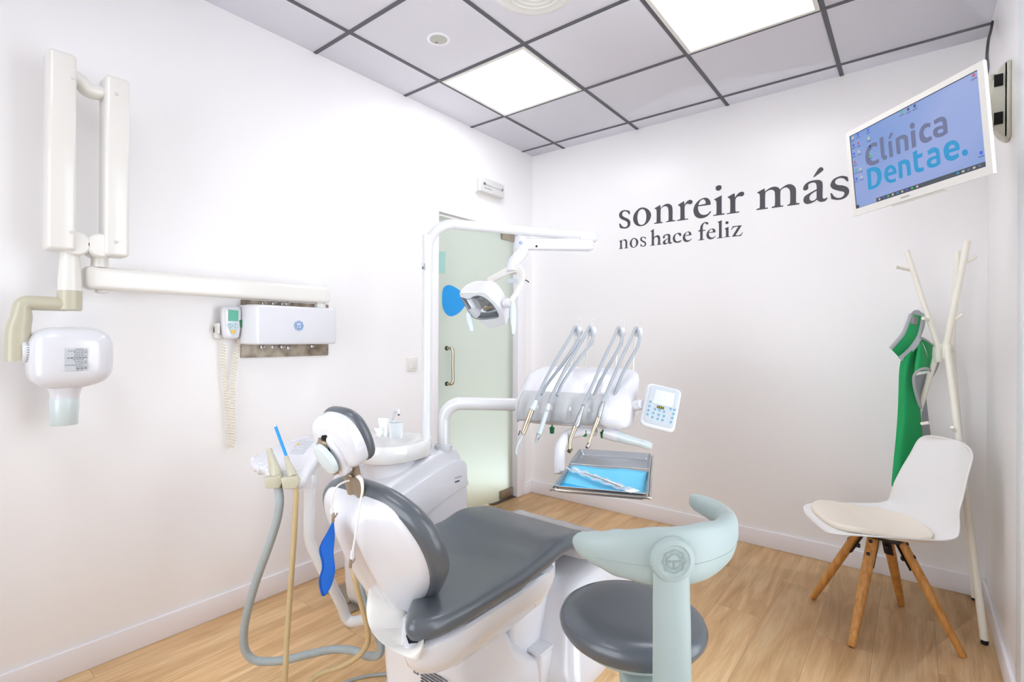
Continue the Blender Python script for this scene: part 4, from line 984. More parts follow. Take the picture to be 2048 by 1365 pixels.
# neck bars
nb0, nb1 = P(713, 992, d=1.435), P(700, 930, d=1.425)
nbm = MB()
for s in (-.021, .021):
    nbm.tube([nb0 + XA * s, nb0.lerp(nb1, .5) + XA * s, nb1 + XA * s * .9], [(.0175, .010)] * 3, 12, flat=XA)
nbm.tube([nb0, nb1], [(.026, .006)] * 2, 12, flat=XA); nbm.build('neck_bar', 'taupe', ch)
MB().lathe([(.006, 0), (.006, .012), (0, .013)], nb0.lerp(nb1, .72) + V((.016, -.010, 0)), V((.5, -1, -.2)), 14).build('neck_bolt', 'steel', ch)

# ---- bib holder and blue bib
dN = 1.36
bhp = thing('bib_holder', P(700, 968, d=1.40), 'white cord bib holder looped around the neck of the dental chair', 'bib holder')
pa = [P(698, 962, d=1.385), P(690, 964, d=1.37), P(676, 972, d=1.36), P(668, 985, d=1.35), P(664, 1002, d=1.35), P(663.5, 1020, d=1.35)]
MB().tube(smooth(pa, 8), .0026, 8).build('cord', 'offwhite', bhp)
pb = [P(716, 952, d=1.37), P(723, 962, d=1.355), P(725, 980, d=1.345), P(721, 1002, d=1.34), P(717, 1030, d=1.335), P(711, 1070, d=1.33), P(705.5, 1102, d=1.33)]
pbs = smooth(pb, 8); 
MB().tube(pbs, [(.0062 - .0035 * min(1, k / 20), .0016) for k in range(len(pbs))], 10, flat=RGT).build('strap', 'offwhite', bhp)
MB().tube([P(663.5, 1018, d=1.35), P(663.5, 1028, d=1.35)], .0042, 10).tube([P(705, 1102, d=1.33), P(703.5, 1118, d=1.33)], [.0046, .0052], 10).build('cord_end', 'white', bhp)
for (u, v), dd in (((666, 1036), 1.35), ((701, 1127), 1.33)):
    c = P(u, v, d=dd)
    MB().box(c, (.008, .006, .026), Matrix.Rotation(YAW, 3, 'Z'), .002).box(c + RGT * .008 + ZA * .006, (.004, .004, .014), Matrix.Rotation(YAW, 3, 'Z') @ Matrix.Rotation(.5, 3, 'Y'), .001).build('clip', 'taupe', bhp)
bl = thing('dental_bib', P(660, 1110, d=1.35), 'folded blue dental bib hanging from the bib clip behind the chair', 'bib')
L_ = [(664, 1044), (658, 1060), (649, 1077), (640, 1095), (643, 1108), (648, 1122), (649, 1138), (643, 1150), (641, 1164), (644, 1178), (648, 1191)]
R_ = [(668, 1044), (669.5, 1060), (670, 1077), (668, 1095), (667, 1108), (669, 1122), (671, 1138), (670, 1150), (666, 1164), (661, 1178), (653, 1190)]
for k in range(3):
    gr = []
    for i, (a, b) in enumerate(zip(L_, R_)):
        row = []
        for j in range(7):
            t = j / 6; p = P(a[0] + (b[0] - a[0]) * t - k * 2.4 * min(1, i / 4) * (1 - .35 * t), a[1] + (b[1] - a[1]) * t + k * 1.6 * (i / 10), d=1.350 + .010 * k + .004 * sin(i * .9 + k) * t)
            row.append(p)
        gr.append(row)
    gr = [[q for q in r] for r in gr]
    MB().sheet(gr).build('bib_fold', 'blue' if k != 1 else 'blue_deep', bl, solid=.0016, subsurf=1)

# ================================================================== dental unit: cabinet with cuspidor
du = thing('dental_unit', (.53, -1.9, 0), 'white dental unit cabinet with spittoon left of the chair', 'dental unit')
X0, X1 = .335, .70
pf = smooth2([(-1.50, .0), (-1.508, .2), (-1.512, .38), (-1.53, .55), (-1.575, .675), (-1.63, .725), (-1.70, .722), (-1.80, .696), (-1.95, .652), (-2.03, .622), (-2.06, .58), (-2.055, .48), (-2.0, .3), (-1.96, 0), (-1.75, 0)], 5)
MB().prism(pf, (V((0, 0, 0)), YA, ZA), X0, X1, .022, 5).build('cabinet', 'white', du)
# raised swooping side panel with the model lettering
sp_ = smooth2([(-1.552, .628), (-1.545, .56), (-1.540, .525), (-1.62, .51), (-1.75, .475), (-1.9, .42), (-1.99, .38), (-2.03, .40), (-2.045, .47), (-2.04, .535), (-2.0, .56), (-1.85, .607), (-1.7, .648), (-1.6, .66)], 5)
MB().prism(sp_, (V((0, 0, 0)), YA, ZA), X1 - .01, X1 + .014, .004, 3).build('side_panel', 'white', du)
tw = bpy.data.curves.new('model_print', 'FONT'); tw.body = 'PURA'; tw.size = .017; tw.space_character = 1.25
to = bpy.data.objects.new('model_print_source', tw); COL.objects.link(to); bpy.context.view_layer.update()
me = bpy.data.meshes.new_from_object(to.evaluated_get(bpy.context.evaluated_depsgraph_get()))
mb = MB().add([V((X1 + .0152, -1.635 + v.co.x, .574 + v.co.y * .8)) for v in me.vertices], [list(f.vertices) for f in me.polygons])
bpy.data.objects.remove(to); bpy.data.meshes.remove(me)
for k in range(6): mb.box((X1 + .0145, -1.632 + .0055 * k, .560), (.0012, .0042, .008))
mb.build('model_print', 'print_grey', du, sharp=0)
# cuspidor
sc = V((.555, -1.90, 0))
MB().lathe([(.118, .60), (.120, .66), (.122, .70), (.13, .715), (.12, .72)], sc, n=48).build('basin_neck', 'white', du)
oc_ = smooth2([(.19, -.02), (.17, .09), (.10, .16), (0, .185), (-.10, .16), (-.165, .09), (-.18, 0), (-.165, -.10), (-.10, -.175), (0, -.20), (.10, -.185), (.165, -.12)], 5)
bas = MB(); rg = []
for k, z in ((.62, .705), (.8, .706), (.93, .716), (.985, .735), (1, .755), (.995, .775), (.975, .786), (.94, .788), (.80, .784), (.70, .776), (.55, .755), (.35, .735), (.12, .728)):
    rg.append([sc + V((x * k, y * k, z)) for x, y in oc_])
bas.loft(rg).build('basin', 'porcelain', du)
MB().lathe([(.014, .0), (.014, .004), (0, .004)], sc + V((0, 0, .7285)), n=20).build('drain', 'steel', du)
spb = P(782, 848, d=2.5); spt = [P(778, 862, d=2.5), P(779, 850, d=2.5), P(783, 836, d=2.5), P(789, 823, d=2.49), P(797, 822, d=2.46), P(797.5, 829, d=2.45)]
MB().tube(smooth(spt, 6), [.016, .0155, .015, .0145, .014, .0138, .0135, .013, .0127, .0125, .012, .012, .0118, .0115, .0113, .011, .011, .0108, .0106, .0104, .0102, .010, .0098, .0096, .0094, .009, .0088, .0086, .0085, .0084, .0082][:31], 16).build('water_spout', 'white', du)
MB().lathe([(.0045, 0), (.0045, -.004), (0, -.004)], P(797.5, 830, d=2.448), ZA, 12).build('spout_tip', 'black', du)
MB().box2((X0 + .02, -1.95, .0), (X1 + .006, -1.52, .05), .006).build('plinth', 'grey_plastic', du)
MB().box2((.18, -1.98, 0), (.36, -1.83, .008), .002).box2((.37, -2.02, 0), (.44, -1.95, .008), .002).build('floor_plate', 'hinge', du)
# cup and tissues on the basin
cpc = P(792, 876, d=2.36); cpc.z = .787
cu = thing('drinking_cup', cpc, 'clear plastic cup with pale blue base standing on the spittoon rim', 'cup')
MB().lathe([(.029, .0), (.031, .03), (.0345, .072), (.036, .073), (.0335, .071), (.0295, .03), (.027, .004)], cpc + ZA * .001, n=36).build('cup_wall', 'cup', cu)
MB().lathe([(0, .0015), (.0265, .002), (.0285, .018), (0, .018)], cpc + ZA * .001, n=36).build('cup_base', 'cup_band', cu)
tc_ = P(768, 866, d=2.38); tc_.z = .788
ts = thing('paper_tissue', tc_, 'folded white paper tissue standing beside the cup on the spittoon', 'tissue')
for k, (du_, w, h, a) in enumerate(((0, .05, .085, .3), (-.022, .04, .04, -.4))):
    gr = [[tc_ + RGT0 * (du_ + w * (j / 6 - .5) + .006 * sin(i)) + ZA * (.002 + h * i / 5) + FWD * (.018 * sin(j * 1.1 + k) * (1 - i / 8) + a * .02 * i / 5) for j in range(7)] for i in range(6)]
    MB().sheet(gr).build('fold', 'tissue', ts, solid=.0012, subsurf=1)

# ================================================================== operating lamp
lpb = P(853, 911, d=2.40)
lamp = thing('operating_lamp', lpb, 'white operating lamp on tall bent pole rising from the dental unit', 'lamp')
lpb.z = .69
ztop = 1.785
end = P(1180, 474, d=2.76)
cor = V((lpb.x, lpb.y, end.z + .02)); dirn = (end - cor); dirn.z = 0; dirn.normalize()
pole = [lpb, lpb + ZA * .3, V((lpb.x, lpb.y, ztop - .20))]
for k in range(1, 9):
    a = pi / 2 * k / 8; R_ = .135
    pole.append(V((lpb.x, lpb.y, ztop - .135)) + dirn * R_ * (1 - cos(a)) + ZA * R_ * sin(a))
pole += [cor.lerp(end, .4) + ZA * .0, end]
pole = [V(p) for p in pole]; pole[-2].z = (pole[-3].z + end.z) / 2
pth = smooth(pole, 6)
MB().tube(pth, .0235, 24).build('pole', 'enamel', lamp)
MB().lathe([(.036, -.02), (.036, .008), (.030, .014), (.0245, .014)], lpb + ZA * .012, ZA, 32).build('pole_collar', 'grey_plastic', lamp)
jz = P(852, 540, d=2.40).z
MB().lathe([(.0252, 0), (.0252, .16)], V((lpb.x, lpb.y, jz)), ZA, 28).build('pole_sleeve', 'enamel', lamp)
pl_ = MB().box(P(846, 533, d=2.37), (.012, .004, .03), Matrix.Rotation(YAW - .3, 3, 'Z'), .001).build('pole_label', 'pale_print', lamp)
MB().box(P(846, 536, d=2.367), (.007, .003, .012), Matrix.Rotation(YAW - .3, 3, 'Z')).build('print', 'print_grey', pl_)
MB().loft([sring(end + dirn * s - ZA * .002, dirn.cross(ZA), ZA, .0245 * k, .0265 * k, 3, 28) for s, k in ((-.075, .97), (-.07, 1.08), (.012, 1.08), (.026, 1.0), (.034, .8), (.037, .4))]).build('pole_head', 'white', lamp)
# swing arm under the pole
e2 = P(1178, 490, d=2.76); s2 = P(1047, 489, d=2.62)
ad = (s2 - e2).normalized(); asd = ad.cross(ZA).normalized(); aup = asd.cross(ad)
MB().loft([sring(e2 + ad * ((s2 - e2).length * t), asd, aup, w, h, 4, 28) for t, w, h in ((-.06, .012, .018), (-.04, .022, .030), (0, .026, .034), (.15, .026, .033), (.6, .025, .031), (.95, .024, .030), (1, .022, .028))]).build('swing_arm', 'white', lamp)
MB().lathe([(.018, 0), (.018, .045)], e2, ZA, 24).build('pivot', 'white', lamp)
MB().lathe([(.027, -.033), (.031, -.028), (.031, .028), (.027, .036)], s2 + ad * .012, ZA, 32).build('elbow', 'white', lamp)
ck_ = s2 + ad * .012 - FWD * .031 - RGT0 * .004
mb = MB(); scallop_logo(mb, lambda x, y: ck_ + RGT0 * x + ZA * (y + .002), .0085, .2); mb.build('emblem', 'logo_blue', lamp)
for q in (.32, ): MB().lathe([(.006, 0), (.006, .003), (0, .003)], P(1073, 493, d=2.6), -FWD, 14).build('screw', 'black', lamp)
# drop tube and yoke
yk0, yk1, yk2, yk3 = P(1043, 498, d=2.61), P(1037, 510, d=2.58), P(1026, 528, d=2.55), P(1024, 545, d=2.53)
MB().tube(smooth([yk0, P(1044, 506, d=2.6), yk2, yk3], 6), [.030] * 6 + [.029] * 6 + [.026] * 7, 20).build('drop_tube', 'white', lamp)
cL = P(990, 573, d=2.42); cR = P(1012, 612, d=2.50)
yo = smooth([P(978, 563, d=2.62), P(990, 556, d=2.60), P(1003, 549, d=2.57), P(1018, 541, d=2.54), P(1034, 538, d=2.52), P(1043, 545, d=2.50), P(1044, 560, d=2.48), P(1037, 578, d=2.46), P(1028, 594, d=2.44), P(1020, 606, d=2.42)], 6)
MB().tube(yo, [(.019, .011)] * len(yo), 16, flat=ZA).build('yoke', 'offwhite', lamp)
MB().box(P(1026, 562, d=2.53), (.05, .004, .022), Matrix.Rotation(YAW, 3, 'Z'), .001).build('rating_label', 'pale_print', lamp)
MB().tube(smooth([P(1044, 560, d=2.5), P(1052, 561, d=2.5), P(1058, 565, d=2.5)], 5), .0025, 8).build('cable_stub', 'black', lamp)
# lamp head: silhouette traced on the plane of its face, then given its depth
hc0 = P(975, 602, d=2.42)
fn_ = (RGT0 * -.26 - FWD * .86 - ZA * .46).normalized()           # the light opening faces the chair
fx_ = fn_.cross(ZA).normalized() * -1; fy_ = fn_.cross(fx_) * 1
if fy_.z < 0: fy_ = -fy_
if fx_.dot(RGT0) < 0: fx_ = -fx_


def onhead(u, v, off=0.0):
    r = ray(u, v); o = hc0 + fn_ * off
    q = CAM + r * ((o - CAM).dot(fn_) / r.dot(fn_)); return (q - hc0).dot(fx_), (q - hc0).dot(fy_)


def head_at(x, y, z): return hc0 + fx_ * x + fy_ * y + fn_ * z


face = smooth2([onhead(u, v) for u, v in ((919, 588), (928, 583), (945, 583), (967, 583), (984, 596), (998, 612), (1008, 628), (1012, 644), (1010, 650), (992, 654), (975, 655), (957, 640), (942, 626), (930, 612))], 5)
back = [(x * .9 + .006, y * .86 + .022) for x, y in face]
hd_ = MB(); ccx = sum(p[0] for p in face) / len(face); ccy = sum(p[1] for p in face) / len(face)
sc2 = lambda L, k, ox=0, oy=0: [(ccx + (x - ccx) * k + ox, ccy + (y - ccy) * k + oy) for x, y in L]
rg = [[head_at(x, y, z) for x, y in L] for L, z in ((sc2(face, .3, .02, .05), -.105), (sc2(face, .62, .02, .048), -.098), (sc2(face, .82, .015, .036), -.078), (sc2(face, .96, .01, .018), -.045), (sc2(face, 1.0, .003, .006), -.018), (face, -.004), (sc2(face, .985), .002), (sc2(face, .94), .004))]
hd_.loft(rg, caps=(True, False)); hd_.build('lamp_head', 'white', lamp)
win = [onhead(u, v) for u, v in ((922, 593), (932, 600), (940, 598), (950, 592), (962, 592), (976, 600), (988, 612), (998, 632), (985, 636), (968, 638), (950, 636), (942, 628), (932, 612))]
win = smooth2(win, 4); fc = sc2(face, .94)
# rim plate between the outer edge and the window, then the bowl of mirror facets
def match(L, n):
    a0 = [(math.atan2(y - ccy, x - ccx), (x, y)) for x, y in L]; res = []
    for k in range(n):
        th = -pi + 2 * pi * (k + .5) / n; best = None
        for (x1, y1), (x2, y2) in zip(L, L[1:] + L[:1]):
            x1 -= ccx; y1 -= ccy; x2 -= ccx; y2 -= ccy; dx, dy = cos(th), sin(th); den = dx * (y2 - y1) - dy * (x2 - x1)
            if abs(den) < 1e-12: continue
            s_ = (x1 * (y2 - y1) - y1 * (x2 - x1)) / den; q = (x1 * dy - y1 * dx) / den
            if s_ > 0 and -1e-9 <= q <= 1 + 1e-9 and (best is None or s_ > best): best = s_
        best = best or .01; res.append((ccx + best * cos(th), ccy + best * sin(th)))
    return res


fm, wm = match(fc, 64), match(win, 64)
MB().loft([[head_at(x, y, .004) for x, y in fm], [head_at(x, y, .005) for x, y in wm], [head_at(x, y, -.006) for x, y in wm]], caps=(False, False)).build('face_rim', 'grey_plastic', lamp)
MB().loft([[head_at(ccx + (x - ccx) * k, ccy + (y - ccy) * k, z) for x, y in wm] for k, z in ((1, -.005), (.9, -.022), (.7, -.04), (.45, -.05), (.2, -.054))], caps=(False, True)).build('reflector', 'satin', lamp, sharp=10)
rim = [head_at(x, y, .006) for x, y in wm]; MB().tube(rim + rim[:1], .0016, 6).build('window_seal', 'print_grey', lamp)
bu = MB().box(head_at(*onhead(976, 620), -.03), (.07, .014, .012), Matrix((fx_, fy_, fn_)).transposed() @ Matrix.Rotation(.35, 3, 'Z'), .003)
bu.build('bulb_shield', 'taupe', lamp)
for u0, v0, u1, v1, dd in ((935, 626, 944, 663, 2.46), (1026, 603, 1027, 669, 2.38)):
    a, b = P(u0, v0, d=dd), P(u1, v1, d=dd - .02)
    L9 = [a.lerp(b, k / 8) for k in range(9)]
    MB().tube(L9, [(.008, .006), (.013, .009), (.0145, .0105), (.015, .011), (.0145, .011), (.0135, .0105), (.012, .0095), (.0105, .008), (.007, .005)], 16, flat=RGT).build('handle', 'frost', lamp)
MB().lathe([(.02, 0), (.022, .008), (.022, .025), (.018, .032)], P(1010, 608, d=2.44), P(1024, 604, d=2.40) - P(1010, 608, d=2.44), 24).build('handle_hub', 'white', lamp)

# ================================================================== delivery unit over the patient
dl_ = thing('delivery_unit', P(887, 893, d=2.46), 'white instrument delivery unit on bent pipe arm beyond the chair', 'instrument unit')
pb_ = P(887, 892, d=2.46); pb_.z = .725
Lp, Rp = P(1045, 800, d=2.42), P(1268, 818, d=2.22)
rx = Rp - Lp; rx.z = 0; LEN = rx.length; rx.normalize(); fy2 = V((rx.y, -rx.x, 0))
if fy2.dot(FWD) > 0: fy2 = -fy2
MID = (Lp + Rp) / 2; MID.z = 0
ua = lambda s, f, z: MID + rx * s + fy2 * f + ZA * z
zp = .935
pj = ua(-LEN / 2 + .06, -.02, zp)
pd = (pj - V((pb_.x, pb_.y, zp))); pd.z = 0; pd.normalize(); pp = [pb_, pb_ + ZA * .06]
for k in range(9):
    a = pi / 2 * k / 8; pp.append(V((pb_.x, pb_.y, zp - .085)) + pd * .085 * (1 - cos(a)) + ZA * .085 * sin(a))
pp += [V((pb_.x, pb_.y, zp)).lerp(pj, .5), pj]
MB().tube(smooth(pp, 4), .030, 24).build('pipe_arm', 'enamel', dl_)
MB().lathe([(.040, -.01), (.042, 0), (.042, .016), (.036, .022), (.031, .022)], pb_ - ZA * .004, ZA, 36).build('pipe_collar', 'grey_plastic', dl_)


def uprof(k, dz=0.0, sc=1.0):
    """side profile of the body, f toward the viewer"""
    base = smooth2([(-.14, .93), (-.165, 1.0), (-.165, 1.075), (-.145, 1.108), (-.10, 1.106), (-.04, 1.072), (.03, 1.028), (.09, .992), (.128, .962), (.142, .925), (.135, .888), (.10, .868), (.03, .862), (-.06, .874), (-.11, .895)], 4)
    cf, cz = -.02, .97
    return [(cf + (f - cf) * k, cz + (z - cz) * k + dz) for f, z in base]


rg = []
for s, k in ((-.5, .30), (-.497, .5), (-.485, .68), (-.46, .82), (-.42, .92), (-.36, .98), (-.28, 1), (-.1, 1), (.1, 1), (.28, 1), (.36, 1.0), (.42, .975), (.46, .92), (.485, .82), (.497, .66), (.5, .5)):
    rg.append([ua(s * (LEN + .02), f, z) for f, z in uprof(k)])
MB().loft(rg).build('body', 'white', dl_)
# grey front strip with finger dips
fz = [(.074, 1.004), (.105, .984), (.132, .962), (.146, .925), (.141, .890), (.124, .874)]
fp = smooth([V((f, z, 0)) for f, z in fz], 6)
slots = [-.39, -.265, -.14, .02, .18]
gr = []
for i, q in enumerate(fp):
    row = []
    for j in range(81):
        t = j / 80; s = -.455 + (.80 - .05 * abs(i / len(fp) - .35)) * t; lim = 1.0
        dip = sum(exp_ for exp_ in [math.exp(-((s - c - (.045 * (.5 - i / len(fp)))) / .026) ** 2) * max(0, sin(pi * min(1, max(0, (i - 5) / (len(fp) - 8))))) for c in slots])
        nx, nz = (.5, .86) if i < 8 else ((.9, .3) if i < 18 else (.8, -.5))
        e = max(0, (abs(t - .5) - .46) / .04)
        row.append(ua(s * LEN, q.x + .010 - dip * .019 * nx - e * .014, q.y + .008 - dip * .019 * nz - e * .012))
    gr.append(row)
MB().sheet(gr).build('front_strip', 'strip', dl_, sharp=60)
# underside details
for u, v in ((1104, 861), (1169.5, 867), (1205.5, 870)):
    c = P(u, v, d=2.22); MB().lathe([(.0085, -.014), (.0095, -.010), (.0115, .012), (.004, .014), (.004, .022), (0, .022)], c, ZA, 10).build('valve_knob', 'green_btn', dl_)
h0_, h1_ = P(1228, 871, d=2.17), P(1303, 893, d=2.09)
hp = [h0_.lerp(h1_, k / 8) for k in range(9)]
MB().tube(hp, [.021, .0225, .022, .0215, .0195, .0175, .0165, .0185, .013], 24).build('position_handle', 'frost', dl_)
MB().tube([h0_.lerp(h1_, -.25), h0_.lerp(h1_, .12)], [.027, .025], 24).build('handle_socket', 'white', dl_)
ta = [P(1190, 862, d=2.25), P(1158, 864, d=2.22), P(1133, 874, d=2.16), P(1121, 895, d=2.1), P(1119, 925, d=2.05), P(1119, 948, d=2.03)]
MB().tube(smooth(ta, 6), .022, 20).build('tray_arm', 'white', dl_)
# whip arms with rollers and wire guides
whips = [(1157, 664, 1143, 732), (1185, 664, 1171, 734), (1243, 665, 1231, 742), (1277.5, 665, 1265, 748)]
for u, v, ub, vb in whips:
    top, bot = P(u - 6, v - 8, d=2.40), P(ub, vb, d=2.42)
    w_ = MB().tube([bot, bot.lerp(top, .5), top], [.0055, .0045, .004], 10).build('whip_arm', 'offwhite', dl_)
    c = P(u, v, d=2.385); ax = (rx * .9 + fy2 * .45).normalized()
    MB().lathe([(0, -.016), (.012, -.015), (.021, -.009), (.0235, 0), (.021, .009), (.012, .015), (0, .016)], c, ax, 28).build('roller', 'white', w_)
    g1 = [P(u - 12, v + 2, d=2.385), P(u - 4, v - 8, d=2.385), P(u - 3, v - 21, d=2.385), P(u - 1, v - 24.5, d=2.385), P(u + 4, v - 24, d=2.385), P(u + 6, v - 21, d=2.385), P(u + 5, v - 6, d=2.385)]
    MB().tube(smooth(g1, 4), .0015, 6).build('wire_guide', 'grey_plastic', w_)
    MB().tube(smooth([P(u - 6, v + 12, d=2.385), P(u - 6, v + 24, d=2.385), P(u - 4, v + 27.5, d=2.385), P(u + 1, v + 27.5, d=2.385), P(u + 2.5, v + 24, d=2.385), P(u + 3, v + 14, d=2.385)], 4), .0015, 6).build('wire_guide', 'grey_plastic', w_)
# control panel
pc = P(1322, 815, d=2.08); pn = (-FWD * .93 + ZA * .3 - RGT0 * .16).normalized(); px_ = ZA.cross(pn).normalized(); py_ = pn.cross(px_)
tl = .22; px_, py_ = px_ * cos(tl) - py_ * sin(tl), px_ * sin(tl) + py_ * cos(tl); px_ = -px_ if px_.dot(RGT0) < 0 else px_
PW, PH = .138, .182
pa_ = lambda x, y, z: pc + px_ * x + py_ * y + pn * z
cp_ = MB().pillow(rrect(PW, PH, .022, 6), lambda x, y, z: pa_(x, y, z - .03), .03, .012, .001, 6).build('control_panel', 'white', dl_)
MB().pillow(rrect(PW * .86, PH * .88, .016, 5), lambda x, y, z: pa_(x + .002, y + .004, z + .0005), .0016, .0008, 0, 2, False).build('membrane', 'membrane', cp_)
MB().box(pa_(.004, PH * .22, .0022), (PW * .56, PH * .30, .002), Matrix((px_, py_, pn)).transposed(), .0008).build('viewer_window', 'grey_plastic', cp_)
MB().box(pa_(.0, PH * .075, .003), (PW * .56, PH * .06, .004), Matrix((px_, py_, pn)).transposed(), .001).build('clip_strip', 'frost', cp_)
MB().box(pa_(-.002, -.002, .0028), (PW * .20, PH * .058, .002), Matrix((px_, py_, pn)).transposed(), .0006).build('digit_window', 'black', cp_)
mb = MB()
for k in range(3):
    x = -.011 + k * .0085
    for a, b, w, h in ((0, .003, .005, .001), (0, 0, .005, .001), (0, -.003, .005, .001), (-.0024, .0015, .001, .003), (.0022, -.0015, .001, .003)): mb.box(pa_(x + a, -.002 + b, .0042), (w, h, .0006), Matrix((px_, py_, pn)).transposed())
mb.build('digits', 'lcd_yellow', cp_)
btn = [(-.36, .06), (-.365, -.05), (-.37, -.15), (-.37, -.25), (.30, .0), (.42, .0), (.41, -.1), (.4, -.2), (.38, -.3), (-.17, -.09), (-.03, -.09), (.12, -.1), (-.2, -.19), (-.02, -.2), (.14, -.2), (-.2, -.29), (-.03, -.3), (.12, -.3)]
for x, y in btn:
    b_ = MB().lathe([(.0068 if (x, y) != (-.02, -.2) else .0085, 0), (.0064, .0012), (0, .0012)], pa_(x * PW * .9, y * PH * .95 + .002, .0018), pn, 18).build('button', 'btn', cp_)
    MB().box(pa_(x * PW * .9, y * PH * .95 + .002, .0034), (.005, .0035, .0006), Matrix((px_, py_, pn)).transposed() @ Matrix.Rotation(x * 9, 3, 'Z')).build('button_mark', 'print_grey', b_)
MB().lathe([(.018, 0), (.022, .01), (.022, .03), (.018, .05)], P(1268, 813, d=2.16), pa_(-PW / 2, 0, -.015) - P(1268, 813, d=2.16), 24).build('panel_joint', 'white', dl_)

# ---- the four instruments hanging on the front strip
DI = 2.13


def instrument(name, label, segs, up, back, hm='hose_pale'):
    """segs: list of (material, part name, [(u, v, radius)...]); up/back: the two strands of its hose"""
    c = P(*segs[0][2][0][:2], d=DI); t = thing(name, c, label, 'dental instrument', 'instruments on the delivery unit')
    for mt, nm, pts in segs:
        pp = smooth([P(u, v, d=DI - .012 * k / max(1, len(pts) - 1)) for k, (u, v, r) in enumerate(pts)], 4)
        rr = []
        for k in range(len(pts) - 1): rr += [(pts[k][2] + (pts[k + 1][2] - pts[k][2]) * j / 4) for j in range(4)]
        rr.append(pts[-1][2]); MB().tube(pp, rr, 18).build(nm, mt, t)
    u0, v0 = segs[0][2][0][:2]; n = len(up)
    line = [P(u0, v0, d=DI)] + [P(u, v, d=DI + (2.375 - DI) * (k + 1) / n) for k, (u, v) in enumerate(up)]
    line += [P(u, v, d=2.388 - (2.388 - 2.19) * k / (len(back) - 1)) for k, (u, v) in enumerate(back)]
    MB().tube(smooth(line, 8), .0068, 12).build('hose', hm, t)
    return t


instrument('air_water_syringe', 'steel air water syringe with curved white nozzle, first hanging instrument from the pipe arm',
           [('frost', 'grip_sleeve', [(1072, 801, .0075), (1069, 810, .0105), (1064, 820, .0118)]), ('gold', 'syringe_body', [(1064, 819, .0112), (1057, 838, .0118), (1048, 862, .0105), (1045, 869, .0095)]),
            ('frost', 'nozzle', [(1045, 869, .0085), (1041, 880, .0058), (1036, 891, .0048), (1033, 901, .0042), (1032.5, 907, .004), (1035, 910, .0035)]), ('black', 'trigger', [(1040, 862, .002), (1037, 871, .002)])],
           [(1090, 762), (1115, 716), (1138, 678), (1149, 656)], [(1153, 655), (1156, 664), (1157, 677), (1148, 695), (1120, 735), (1095, 768), (1082, 790)])
instrument('ultrasonic_scaler', 'pale grey scaler handpiece with short silver tip, second hanging instrument from the pipe arm',
           [('grey_plastic', 'grip_sleeve', [(1098, 808, .006), (1096, 814, .0085), (1094, 822, .0092)]), ('frost', 'handle', [(1094, 820, .0092), (1088, 840, .0098), (1081, 862, .0098), (1078, 869, .0092)]), ('satin', 'tip_ring', [(1078, 868, .0092), (1076, 874, .0085), (1073, 882, .0045), (1072, 886, .0032)])],
           [(1112, 775), (1140, 722), (1165, 680), (1177, 657)], [(1181, 655), (1184, 664), (1185, 677), (1177, 694), (1152, 727), (1126, 765), (1114, 792)])
instrument('contra_angle_handpiece', 'bent silver and champagne contra-angle handpiece, third hanging instrument from the pipe arm',
           [('satin', 'motor', [(1166, 812, .0058), (1163, 822, .0075), (1160, 830, .0095), (1155, 846, .0118), (1151, 853, .0122)]), ('gold', 'neck', [(1151, 853, .0115), (1146, 866, .0095), (1141, 880, .0075), (1139.5, 892, .0066), (1139, 899, .0066)]), ('gold', 'head', [(1141.5, 899, .0085), (1138, 903.5, .0085)])],
           [(1183, 775), (1206, 722), (1226, 680), (1235, 658)], [(1239, 656), (1242, 665), (1244, 678), (1238, 696), (1213, 740), (1195, 775), (1187, 797)])
instrument('turbine_handpiece', 'straight silver turbine handpiece with round head, last hanging instrument beside the control panel',
           [('satin', 'connector', [(1205, 806, .0065), (1203, 814, .0085), (1199, 828, .0092), (1197, 835, .0098)]), ('gold', 'handle', [(1197, 835, .0098), (1193, 846, .0098), (1188, 858, .0072), (1182, 874, .0052), (1178, 886, .0048)]), ('steel', 'head', [(1179, 886, .0075), (1175, 893, .0088), (1173.5, 896, .006)])],
           [(1220, 770), (1242, 720), (1260, 682), (1270, 658)], [(1274, 656), (1277, 665), (1279, 679), (1272, 700), (1256, 728), (1240, 760), (1228, 795)])

# ---- trays under the delivery unit
ZT = .80
c0, c1, c2, c3 = P(1107, 983, z=ZT), P(1296, 1000, z=ZT), P(1305, 917, z=ZT), P(1156, 908, z=ZT)
ex_ = (c1 - c0); ex_ = ex_.normalized(); ey_ = V((-ex_.y, ex_.x, 0)); TW = (c1 - c0).length; TD = ((c3 - c0).dot(ey_) + (c2 - c0).dot(ey_)) / 2
skew = ((c3 - c0).dot(ex_) + ((c2 - c1).dot(ex_))) / 2
eyy = (ey_ * TD + ex_ * skew).normalized(); TL = sqrt(TD * TD + skew * skew)
tp = lambda x, y, z: c0 + ex_ * x + eyy * y + ZA * (z)
holder = thing('tray_holder', P(1119, 948, d=2.03), 'steel rod frame carrying two trays below the delivery unit', 'tray holder')
rod = [tp(-.004, -.004, .006), tp(TW + .004, -.001, .006), tp(TW + .004, TL + .004, .006), tp(-.001, TL + .004, .006)]
rd = []
for a, b in zip(rod, rod[1:] + rod[:1]): rd += [a.lerp(b, .04), a.lerp(b, .5), a.lerp(b, .96)]
rd = smooth(rd, 4, True); MB().tube(rd + rd[:1], .0042, 10).build('rod_frame', 'steel', holder)
MB().tube([P(1119, 946, d=2.03), tp(.05, TL * .6, -.004), tp(TW * .5, TL * .6, -.004)], .006, 10).build('support_bar', 'steel', holder)


